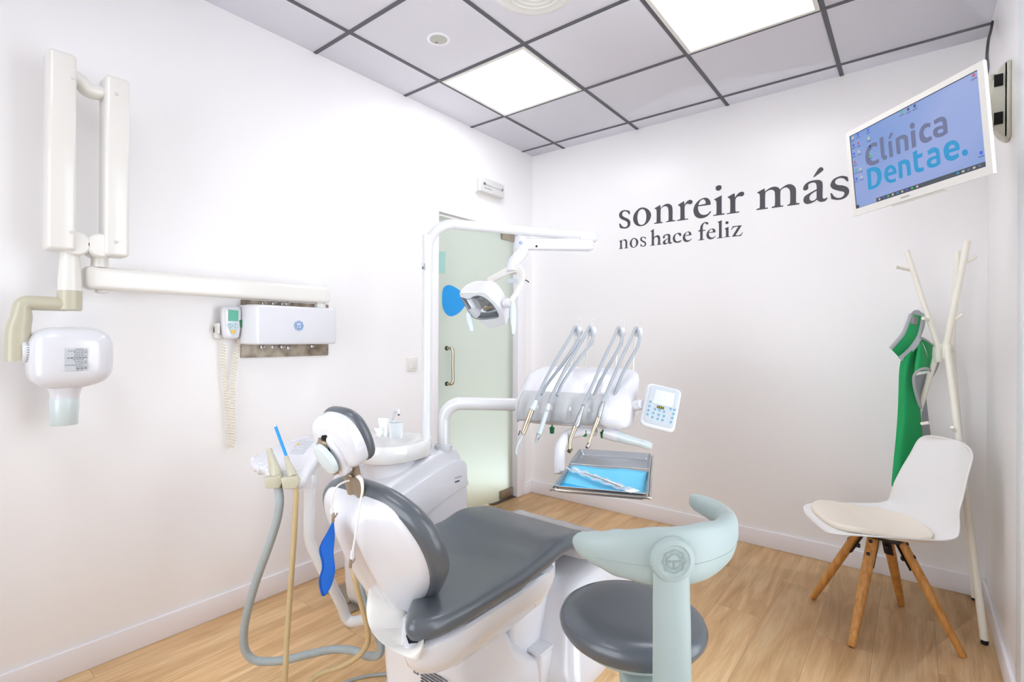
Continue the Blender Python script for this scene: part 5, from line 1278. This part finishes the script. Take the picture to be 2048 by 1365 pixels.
def tray(y0, y1, label, dz):
    t = thing('instrument_tray', tp(TW / 2, (y0 + y1) / 2, dz), label, 'tray', 'steel trays on the tray holder')
    H = .022; n = 6

    def loop(ins, z):
        return [tp(TW / 2 + x, (y0 + y1) / 2 + y, z + dz) for x, y in rrect(TW - 2 * ins, (y1 - y0) - 2 * ins, max(.004, .014 - ins * .3), 5)]
    MB().loft([loop(.0105, .001), loop(.009, .003), loop(.002, H - .003), loop(-.001, H), loop(.001, H + .001), loop(.0035, H - .002), loop(.0115, .0045), loop(.016, .0025)]).build('pan', 'satin', t)
    return t


ym = TL * .52
tray(0, ym - .002, 'front steel tray lined with blue paper below the delivery unit', -.006)
tray(ym + .002, TL, 'empty rear steel tray behind the blue lined tray', -.004)
pl = thing('paper_liner', tp(TW / 2, ym / 2, .01), 'light blue paper liner lying in the front steel tray', 'paper')
gr = [[tp(.009 + (TW - .018) * i / 16, .009 + (ym - .018) * j / 8, .0035 + .012 * (j / 8) ** 3 + .002 * sin(i * .7)) for i in range(17)] for j in range(9)]
MB().sheet(gr).build('sheet', 'paper_blue', pl, solid=.0008)
gr = [[tp(.011 + .12 * i / 6, .013 + .06 * j / 4 * (1 - .12 * i), .0062 + .0005 * sin(i)) for i in range(7)] for j in range(5)]
MB().sheet(gr).build('folded_corner', 'paper_deep', pl, solid=.0006)
po = thing('instrument_pouch', tp(TW * .45, ym * .4, .02), 'clear sealed instrument pouch with white end lying on the blue paper', 'pouch')
A_, B_ = V(tp(.012, ym * .72, .022)), V(tp(TW * .80, ym * .10, .013)); al = (B_ - A_).normalized(); sd = V((-al.y, al.x, 0)).normalized() * .034
gr = [[A_.lerp(B_, i / 20) + sd * (j / 6 - .5) + ZA * (.0035 * sin(i * 1.7 + j) + .004 * sin(j * 1.3)) for j in range(7)] for i in range(21)]
MB().sheet(gr).build('film', 'clear_film', po, solid=.0006)
gr = [[A_.lerp(B_, 1 + .09 * i / 3) + sd * 1.1 * (j / 3 - .5) + ZA * .003 for j in range(4)] for i in range(4)]
MB().sheet(gr).build('paper_end', 'tissue', po, solid=.001)
MB().tube([A_.lerp(B_, .3) + ZA * .003, A_.lerp(B_, .55) + ZA * .004 + sd * .1, A_.lerp(B_, .92) + ZA * .003], .0022, 8).tube([A_.lerp(B_, .35) + sd * .2 + ZA * .002, A_.lerp(B_, .8) + sd * .25 + ZA * .003], .0016, 8).build('instrument', 'steel', po)

# ================================================================== assistant arm with suction hoses
asx = thing('assistant_console', P(622, 945, d=2.0), 'white assistant console with keypad and holder notches on a bent tube', 'assistant console')
tb_ = [P(640, 915, d=1.98), P(626, 935, d=1.98), P(621, 960, d=1.98), P(619, 1000, d=1.98), P(618, 1060, d=1.98), P(622, 1090, d=1.99), P(640, 1128, d=2.0), P(662, 1170, d=2.02), P(683, 1212, d=2.05), P(690, 1232, d=2.06), P(700, 1243, d=2.06), P(716, 1243, d=2.04), P(745, 1236, d=1.98), P(775, 1228, d=1.92)]
MB().tube(smooth(tb_, 6), .0205, 20).build('support_tube', 'enamel', asx)
MB().lathe([(.022, -.02), (.0235, -.017), (.0235, .03), (.021, .034)], P(620.5, 965, d=1.98), ZA, 28).build('tube_collar', 'white', asx)
dz_ = lambda u, v: 1 / (1 / 2.06 + (v - 880) * .00095 + (u - 570) * -.00008)
ol = [(501, 921), (510, 911), (530, 899), (556, 888), (582, 880), (604, 872), (622, 869), (636, 872), (646, 884), (645, 900), (634, 920), (622, 938), (613, 955), (604, 963), (594, 965), (590, 958), (585, 952), (576, 956), (571, 962), (562, 960), (556, 950), (549, 947), (541, 950), (533, 945), (528, 937), (521, 936), (514, 936), (510, 931), (505, 930)]
op = [P(u, v, d=dz_(u, v)) for u, v in ol]
oc3 = sum(op, V((0, 0, 0))) / len(op); on_ = (op[5] - op[1]).cross(op[16] - op[1]).normalized(); on_ = on_ if on_.z > 0 else -on_
ox_ = (RGT0 - on_ * RGT0.dot(on_)).normalized(); oy_ = on_.cross(ox_)
o2 = smooth2([((p - oc3).dot(ox_), (p - oc3).dot(oy_)) for p in op], 3)
MB().pillow(o2, lambda x, y, z: oc3 + ox_ * x + oy_ * y + on_ * (z - .032), .034, .009, .004, 6).build('tray_top', 'white', asx)


def on_tray(u, v, z=0.003):
    r = ray(u, v); return CAM + r * ((oc3 + on_ * z - CAM).dot(on_) / r.dot(on_))


kq = [on_tray(u, v, .004) for u, v in ((578, 909), (606, 910), (626, 884), (600, 880))]
kc = sum(kq, V((0, 0, 0))) / 4; kx = (kq[1] - kq[0]).normalized(); ky = on_.cross(kx).normalized()
kw, kh = (kq[1] - kq[0]).length, (kq[3] - kq[0]).length
k2 = [((q - kc).dot(kx), (q - kc).dot(ky)) for q in kq]
kd = MB().pillow(glyph_loop([(x, y, 1) for x, y in k2]), lambda x, y, z: kc + kx * x + ky * y + on_ * (z), .003, .001, 0, 2, False).build('keypad', 'pale_print', asx)
for i in range(3):
    for j in range(4):
        a, b = (i + .5) / 3, (j + .5) / 4
        q = [(k2[0][d] * (1 - a) + k2[1][d] * a) * (1 - b) + (k2[3][d] * (1 - a) + k2[2][d] * a) * b for d in (0, 1)]
        bt = MB().lathe([(.0062, 0), (.006, .001), (0, .001)], kc + kx * q[0] + ky * q[1] + on_ * .003, on_, 14).build('button', 'yellow' if (i, j) == (0, 2) else 'white', kd)
        MB().box(kc + kx * q[0] + ky * q[1] + on_ * .0043, (.004, .003, .0006)).build('button_mark', 'print_grey', bt)
# holder noses in front of the notches
for u, v, r in ((572, 952, .017), (538, 944, .0145), (522, 933, .012), (507, 924, .010), (598, 953, .019)):
    c = on_tray(u, v, -.012); MB().loft([sring(c + on_ * q, ox_, oy_, r * k, r * k, 2.2, 20) for q, k in ((-.022, .3), (-.02, .7), (-.012, .95), (0, 1), (.010, .95), (.016, .7), (.018, .3))]).build('holder_nose', 'white', asx)


def suction(name, label, cat, mouth, base, r0, r1, hold, hs, hr, hm, cut):
    t = thing(name, P(*base, d=1.80), label, cat)
    a, b = P(*mouth, d=1.83), P(*base, d=1.79); ax = (b - a); Ln = ax.length; ax.normalize()
    MB().lathe([(r0 * .62, .012), (r0 * .78, 0), (r0, .001), (r0 * 1.02, .012), (r0 * .95, .02), (r0 * 1.15, .026), (r0 * 1.3, .04), (r1, Ln * .8), (r1 * 1.05, Ln), (r1 * .9, Ln + .01)], a, ax, 28).build('handpiece', 'beige', t)
    h = P(*hold, d=1.775); Rm = Matrix.Rotation(YAW + .25, 3, 'Z')
    MB().prism([(-.028, .014), (.024, .018), (.034, .0), (.022, -.024), (-.022, -.022)], (h, Rm @ V((1, 0, 0)), V((0, 0, 1))), -.012, .022, .004).build('holder', 'beige', t)
    hose('hose', [P(u, v, d=dd) for u, v, dd in hs], hr, hm, t)
    return t


sg = suction('suction_tube', 'beige suction handpiece with thick grey corrugated hose looping to the floor', 'suction hose', (538, 899), (552, 949), .0105, .019, (547, 961),
             [(553, 962, 1.78), (558, 985, 1.78), (559, 1010, 1.78), (553, 1045, 1.79), (537, 1095, 1.80), (515, 1155, 1.82), (497, 1215, 1.84), (488, 1262, 1.86), (490, 1300, 1.88), (507, 1320, 1.885), (535, 1324, 1.885), (575, 1320, 1.885), (620, 1309, 1.9), (665, 1300, 1.91), (705, 1302, 1.885), (737, 1313, 1.845), (757, 1310, 1.83), (762, 1292, 1.82), (752, 1262, 1.82), (736, 1225, 1.83), (722, 1185, 1.85), (713, 1150, 1.88), (708, 1128, 1.92)], .0145, 'hose_grey', 0)
ej = suction('saliva_ejector', 'slim beige ejector handpiece holding blue straw, on thin beige corrugated hose', 'suction hose', (572, 914), (584, 950), .0085, .0155, (581, 962),
             [(589, 970, 1.77), (592, 985, 1.77), (591, 1020, 1.77), (588, 1080, 1.765), (583, 1150, 1.75), (578, 1220, 1.74), (573, 1290, 1.72), (571, 1340, 1.70), (570, 1372, 1.70), (574, 1400, 1.70), (590, 1405, 1.71), (606, 1385, 1.73), (622, 1362, 1.755), (645, 1347, 1.775), (685, 1333, 1.79), (718, 1312, 1.79), (735, 1286, 1.78), (735, 1258, 1.765), (726, 1222, 1.755), (716, 1185, 1.75), (710, 1160, 1.75), (706, 1140, 1.77), (709, 1124, 1.82)], .0095, 'hose_beige', 0)
MB().tube([P(549, 849, d=1.84), P(551.5, 856, d=1.84)], .0052, 12).build('straw_tip', 'cup', ej, label='clear tip of the straw')
MB().tube([P(551, 854, d=1.84), P(562, 884, d=1.835), P(573.5, 915, d=1.83)], .0054, 12).build('straw', 'cyan_vinyl', ej, label='bright blue straw')
fl = MB().tube(smooth([P(672, 1374, z=.006), P(700, 1362, z=.006), P(740, 1352, z=.006), P(780, 1349, z=.006), P(812, 1349, z=.006)], 8), .0055, 10).build('floor_cable', 'hose_grey')
props(fl, 'thin grey cable lying on the floor at the foot of the dental chair', 'cable')

# ================================================================== operator stool
SC_ = V((1.809, -2.071, 0))
sto = thing('operator_stool', SC_, 'round charcoal dental stool with pale grey-green curved backrest in the foreground', 'stool')
CAMD = (CAM - SC_); CAMD.z = 0; CAMD.normalize(); SRT = V((-CAMD.y, CAMD.x, 0)); SRT = SRT if SRT.dot(RGT0) > 0 else -SRT
sa = lambda a, r, z: SC_ + CAMD * cos(a) * r + SRT * sin(a) * r + ZA * z          # a = 0 toward the viewer
MB().lathe([(.0, .425), (.10, .425), (.165, .430), (.186, .442), (.196, .457), (.198, .471), (.191, .487), (.174, .499), (.145, .503), (.10, .501), (.0, .499)], SC_, n=64).build('seat', 'leather', sto)
MB().lathe([(.0, .405), (.13, .407), (.15, .413), (.155, .430), (0, .430)], SC_, n=48).build('seat_plate', 'mint', sto)
MB().lathe([(.045, .40), (.04, .36), (.032, .31), (.032, .30)], SC_, n=32).build('column_shroud', 'mint', sto)
MB().lathe([(.016, .14), (.016, .33)], SC_, n=24).build('gas_column', 'black', sto)
MB().lathe([(.03, .06), (.034, .07), (.034, .255), (.03, .262)], SC_, n=32).build('column_sleeve', 'mint', sto)
for k in range(5):
    a = .4 + 2 * pi * k / 5; dr = V((cos(a), sin(a), 0))
    lg_ = MB().tube([SC_ + dr * .02 + ZA * .09, SC_ + dr * .14 + ZA * .08, SC_ + dr * .25 + ZA * .068], [(.022, .018), (.019, .015), (.015, .012)], 14, flat=ZA).build('base_leg', 'mint', sto)
    cs = SC_ + dr * .25
    MB().lathe([(.008, -.012), (.025, -.011), (.025, .011), (.008, .012)], cs + V((-dr.y * .013, dr.x * .013, .0255)), V((-dr.y, dr.x, 0)), 20).lathe([(.006, 0), (.006, .045)], cs + ZA * .03, ZA, 10).build('caster', 'black', lg_)
# backrest support: from under the seat, out and up
r_c = .262
ak = min([k / 500 for k in range(400)], key=lambda a: abs((lambda q: CX + FPX * q.dot(RGT) / q.dot(FWD))(sa(a, r_c, .72) - CAM) - 1343))
colm = [sa(ak, .02, .37), sa(ak, .12, .362), sa(ak, .2, .355), sa(ak, .245, .365), sa(ak, r_c + .005, .41), sa(ak, r_c + .005, .5), sa(ak, r_c + .003, .6), sa(ak, r_c, .66), sa(ak, r_c, .725)]
cs_ = smooth(colm, 6); tang = (SRT * cos(ak) - CAMD * sin(ak))
MB().tube(cs_, [(.049 - .006 * (k / len(cs_)), .013) for k in range(len(cs_))], 20, flat=tang).build('back_support', 'mint', sto, sharp=50)
rad_ = (CAMD * cos(ak) + SRT * sin(ak))
kc_ = sa(ak, r_c - .012, 0); kc_.z = P(1343, 1114, d=(kc_ - CAM).dot(FWD)).z
kb = MB().lathe([(.042, -.012), (.046, 0), (.0515, .010), (.0515, .018), (.047, .026), (.037, .029), (.035, .0265), (0, .0265)], kc_, rad_, 48).build('tension_knob', 'mint', sto)
mb = MB(); scallop_logo(mb, lambda x, y: kc_ + rad_ * .0285 + tang * x + ZA * y, .026, .1); mb.build('emblem', mat('knob_relief', (140, 156, 154), .5), kb)
# curved backrest
N = 60; a0, a1 = -.60, 2.22; rg = []
for k in range(N + 1):
    t = k / N; a = a0 + (a1 - a0) * t; R = .242
    he = interp(t, [(0, .012), (.012, .022), (.04, .030), (.09, .040), (.17, .055), (.30, .068), (.45, .068), (.6, .056), (.72, .042), (.84, .030), (.96, .026), (1, .018)])
    zc = interp(t, [(0, .752), (.15, .750), (.35, .748), (.55, .752), (.75, .762), (.9, .772), (1, .776)])
    th = interp(t, [(0, .008), (.03, .018), (.1, .024), (.5, .026), (.9, .026), (.97, .02), (1, .010)])
    if t > .80: R -= .03 * (t - .80) / .2
    c = sa(a, R, zc); ro = (CAMD * cos(a) + SRT * sin(a))
    rg.append(sring(c, ro, ZA, th, he, 2.3, 28))
MB().loft(rg).build('backrest', 'mint', sto, sharp=60)
sm = []
for k in range(6, 46):
    t = k / N; a = a0 + (a1 - a0) * t; sm.append(sa(a, .242 + interp(t, [(0, .018), (.1, .024), (.5, .026)]) * .985, interp(t, [(0, .752), (.15, .750), (.35, .748), (.55, .752), (.75, .762)]) - .012))
MB().tube(sm, .0009, 6).build('seam', mat('seam_line', (150, 168, 166), .6), sto)

# ================================================================== white shell chair
LG = [P(1622, 1197, z=.0), P(1702, 1296, z=.0), P(1932, 1318, z=.0), P(1804, 1211, z=.0)]
cc_ = V((sum(l.x for l in LG) / 4, sum(l.y for l in LG) / 4, 0))
sch = thing('shell_chair', cc_, 'white moulded chair with cream seat pad and splayed wooden legs by the coat stand', 'chair')
CF = ((LG[0] + LG[1]) / 2 - (LG[2] + LG[3]) / 2); CF.z = 0; CF.normalize(); CS = V((-CF.y, CF.x, 0))    # forward, sideways
cq = lambda f, s, z: cc_ + CF * f + CS * s + ZA * z
# profile of the middle line: front lip -> seat -> curve -> back top  (f, z, half width, side lift)
prf = [(.252, .418, .10, .004), (.250, .430, .150, .006), (.232, .440, .190, .010), (.18, .440, .212, .018), (.10, .428, .222, .034), (.02, .414, .226, .050), (-.05, .408, .230, .058), (-.115, .420, .234, .050), (-.158, .455, .234, .032),
       (-.190, .515, .228, .012), (-.216, .58, .216, -.004), (-.240, .65, .204, -.012), (-.265, .72, .186, -.014), (-.286, .778, .176, -.012), (-.296, .806, .15, -.010), (-.300, .818, .10, -.006)]
NS = 17
ctrl = smooth([V((f, z, 0)) for f, z, w, l in prf], 4); wl = smooth([V((w, l, 0)) for f, z, w, l in prf], 4)
gr = []
for i, (q, e) in enumerate(zip(ctrl, wl)):
    t = (ctrl[min(i + 1, len(ctrl) - 1)] - ctrl[max(i - 1, 0)]).normalized(); nx, nz = -t.y, t.x      # normal in (f, z)
    if nz < 0 and q.y < .5: nx, nz = -nx, -nz
    fwdness = min(1, max(0, (q.y - .45) / .12))
    row = []
    for j in range(NS):
        s = -1 + 2 * j / (NS - 1); k = abs(s) ** 2.6
        lift = abs(e.y) * k if fwdness < 1 else 0
        bow = .045 * fwdness * s * s                              # the back wraps forward at its sides
        row.append(cq(q.x + bow, s * e.x, q.y + (e.y * k if e.y > 0 else 0)))
    gr.append(row)
MB().sheet(gr).build('shell', 'shell', sch, solid=.008, subsurf=1, off=-1 if False else 0)
# cream pad on the seat
po_ = smooth2([(.238, 0), (.232, .10), (.205, .165), (.15, .195), (.06, .206), (-.03, .20), (-.10, .17), (-.14, .10), (-.15, 0), (-.14, -.10), (-.10, -.17), (-.03, -.20), (.06, -.206), (.15, -.195), (.205, -.165), (.232, -.10)], 4)
zf = [(-.16, .445), (-.1, .422), (-.03, .412), (.05, .419), (.12, .430), (.18, .439), (.24, .440)]
MB().pillow(po_, lambda f, s, z: cq(f, s, interp(f, zf) + z * (1.0) + abs(s / .23) ** 2.6 * .036), .026, .013, .008, 6, True, 6).build('seat_pad', 'cream', sch, label='cream padded seat cushion')
ctr = cq(-.0, 0, .40)
fr_ = MB().box(ctr + ZA * .012, (.20, .20, .022), Matrix.Rotation(math.atan2(CF.y, CF.x) + pi / 4, 3, 'Z'), .006).build('mounting_plate', 'black', sch)
for k, l in enumerate(LG):
    out_ = (l - cc_); out_.z = 0; out_.normalize(); top = cc_ + out_ * .065 + ZA * .415; foot = l + ZA * .001 - out_ * .006
    sd_ = V((-out_.y, out_.x, 0)); ax = (foot - top).normalized()
    lg_ = MB().tube([top, top.lerp(foot, .1), top.lerp(foot, .35), top.lerp(foot, .7), top.lerp(foot, .985), foot], [(.021, .0165), (.021, .0170), (.0205, .0180), (.0175, .0165), (.0135, .0135), (.0115, .0115)], 20, flat=sd_).build('leg', 'beech', sch)
    nrm = sd_.cross(ax).normalized(); nrm = nrm if nrm.dot(out_) > 0 else -nrm
    for q in (.085, .20):
        MB().lathe([(.0075, 0), (.0075, .002), (0, .003)], top.lerp(foot, q) + nrm * .0168, nrm, 16).build('bolt_head', 'black', lg_)
    MB().tube([top + ZA * .0 - nrm * .020, top.lerp(foot, .16) - nrm * .020, top.lerp(foot, .30) - nrm * .0195], [(.018, .0035)] * 3, 8, flat=sd_).box(top.lerp(foot, .20) - nrm * .027, (.016, .016, .016), Matrix.Rotation(k, 3, 'Z'), .002).build('bracket', 'black', lg_)

# ================================================================== coat stand
rk = thing('coat_stand', (2.5, -.27, 0), 'ivory branching coat stand in the back right corner', 'coat stand')
f1, f2 = P(1987, 1288, z=.012), V((2.645, -.055, .012)); f1.x = min(f1.x, 2.645)
f3 = P(1735, 1153, z=.012)
J1 = P(1893, 690, d=2.36); J2 = P(1903, 700, d=2.47); J3 = P(1877, 697, d=2.42)
T1, T2, T3 = P(1935, 482, d=2.28), P(1915, 502, d=2.45), P(1813, 501, d=2.52)
for j, f, tp_, r in ((J1, f1, T1, .0135), (J2, f2, T2, .0125), (J3, f3, T3, .012)):
    m_ = MB().tube([f, f.lerp(j, .5), j], [r, r, r], 18).build('pole', 'rack', rk)
    MB().lathe([(r * .9, -.012), (r * 1.0, 0), (r, .006)], f, ZA, 18).build('foot_cap', 'black', m_)
    MB().tube([j - (tp_ - j) * .02, j.lerp(tp_, .5), tp_], [r, r * .96, r * .9], 18).build('branch', 'rack', rk)
jc = (J1 + J2 + J3) / 3
yk_ = MB()
for j in (J1, J2, J3):
    yk_.tube([jc + ZA * .012, jc.lerp(j, .6) + ZA * .010, j - ZA * .008], [(.011, .018)] * 3, 12, flat=ZA)
    yk_.lathe([(.0145, -.05), (.0165, -.045), (.0165, .012), (.0145, .016)], j - ZA * .015, (j - jc).cross(V((0, 0, 1))).cross(j - jc) if False else ZA, 20)
yk_.build('junction', 'rack', rk)
pegs = [((1820, 541), (1791, 534), 2.51, 2.49), ((1934, 525), (1953, 513), 2.30, 2.27), ((1905, 642), (1926, 629), 2.34, 2.31), ((1918, 872), (1904, 855), 2.30, 2.27), ((1843, 848), (1858, 846), 2.36, 2.33), ((1860, 641), (1846, 637), 2.45, 2.42)]
for (u0, v0), (u1, v1), d0, d1 in pegs:
    MB().tube([P(u0, v0, d=d0), P(u1, v1, d=d1)], .0072, 12).build('peg', 'rack', rk)

# ---- green x-ray apron hanging on the stand
ap = thing('green_apron', P(1830, 760, d=2.490), 'green protective apron with grey trim hanging on the coat stand', 'apron')


def cloth(L, R, dl, dr, name, mt, parent, bulge=0.0, cols=9, wob=0.0, solid=.004, label=None):
    """cloth between a left and a right edge given as picture points with their distances"""
    l_ = smooth([V((a, b, c)) for (a, b), c in zip(L, dl)], 4); r_ = smooth([V((a, b, c)) for (a, b), c in zip(R, dr)], 4); g = []
    for i, (a, b) in enumerate(zip(l_, r_)):
        row = []
        for j in range(cols):
            t = j / (cols - 1); q = a.lerp(b, t); row.append(P(q.x, q.y, d=q.z - bulge * sin(pi * t) + wob * sin(t * 9 + i * .15)))
        g.append(row)
    MB().sheet(g).build(name, mt, parent, label, solid=solid, subsurf=1)
    return g


# collar band
cL_ = [(1822, 629), (1815, 648), (1806, 668), (1794, 683), (1781, 698)]; cR_ = [(1845, 632), (1841, 655), (1836, 674), (1822, 694), (1800, 718)]
cloth(cL_, cR_, [2.480, 2.460, 2.440, 2.430, 2.440], [2.490, 2.470, 2.450, 2.440, 2.460], 'collar', 'apron', ap, .012)
tr = MB()
for line, ds in ((cL_, [2.480, 2.460, 2.440, 2.430, 2.440]), (cR_, [2.490, 2.470, 2.450, 2.440, 2.460])):
    q = smooth([P(u, v, d=dd - .006) for (u, v), dd in zip(line, ds)], 6); tr.tube(q, [(.009, .003)] * len(q), 8, flat=RGT)
tr.build('collar_trim', 'apron_trim', ap)
cloth([(1821, 628), (1828, 621), (1838, 621)], [(1845, 634), (1851, 630), (1851, 634)], [2.490, 2.530, 2.560], [2.500, 2.530, 2.560], 'collar_loop', 'apron_grey', ap, .0)
cloth([(1845, 634), (1842, 655), (1837, 674)], [(1850, 634), (1849, 652), (1841, 674)], [2.500, 2.510, 2.510], [2.570, 2.570, 2.550], 'collar_lining', 'apron_grey', ap)
cloth([(1823, 632), (1821, 649)], [(1837, 634), (1835, 651)], [2.468, 2.455], [2.470, 2.458], 'velcro_patch', 'velcro', ap, .008, 5)
# long front panel
cloth([(1801, 722), (1798, 745), (1797, 780), (1795, 830), (1791, 880), (1786, 930), (1782, 975)], [(1836, 690), (1832, 720), (1829, 760), (1838, 800), (1842, 830), (1846, 880), (1850, 960)],
      [2.450, 2.460, 2.470, 2.480, 2.480, 2.490, 2.490], [2.450, 2.450, 2.460, 2.470, 2.480, 2.490, 2.500], 'front_panel', 'apron', ap, .03, 13, .004)
# shoulder falling forward as a cone, with its grey lining
cloth([(1838, 676), (1834, 700), (1830, 725), (1828, 745)], [(1840, 676), (1850, 700), (1857, 720), (1861, 742)], [2.460, 2.430, 2.410, 2.400], [2.480, 2.470, 2.460, 2.450], 'shoulder_flap', 'apron', ap, .03, 11)
cloth([(1840, 676), (1852, 700), (1862, 742)], [(1866, 690), (1864, 710), (1862, 744)], [2.485, 2.490, 2.480], [2.530, 2.520, 2.490], 'shoulder_back', 'apron', ap, .01)
tr = MB(); q = smooth([P(u, v, d=dd) for u, v, dd in ((1842, 818, 2.470), (1834, 795, 2.440), (1828, 768, 2.415), (1829, 750, 2.400), (1840, 740, 2.392), (1854, 738, 2.410), (1863, 744, 2.450))], 6)
tr.tube(q, [(.007, .003)] * len(q), 8, flat=RGT)
q = smooth([P(u, v, d=dd) for u, v, dd in ((1800, 719, 2.445), (1815, 706, 2.430), (1828, 693, 2.430), (1838, 676, 2.440))], 6); tr.tube(q, [(.012, .003)] * len(q), 8, flat=ZA)
q = smooth([P(u, v, d=dd) for u, v, dd in ((1840, 675, 2.470), (1854, 682, 2.500), (1867, 692, 2.530))], 6); tr.tube(q, [(.006, .003)] * len(q), 8, flat=ZA)
tr.build('piping', 'apron_trim', ap)
cloth([(1828, 752), (1829, 775), (1836, 800), (1842, 818)], [(1860, 746), (1856, 760), (1846, 790), (1843, 820)], [2.430, 2.440, 2.460, 2.480], [2.490, 2.500, 2.510, 2.500], 'lining', 'apron_grey', ap)
# grey rear panel seen past the pole
cloth([(1869, 704), (1864, 730), (1858, 765)], [(1880, 706), (1876, 735), (1860, 764)], [2.590, 2.590, 2.590], [2.600, 2.600, 2.590], 'rear_panel', 'apron_grey', ap)
cloth([(1843, 790), (1843, 830), (1843, 880), (1843, 940)], [(1851, 786), (1856, 830), (1861, 868), (1866, 930)], [2.600, 2.600, 2.600, 2.600], [2.610, 2.610, 2.610, 2.610], 'rear_panel', 'apron_grey', ap)
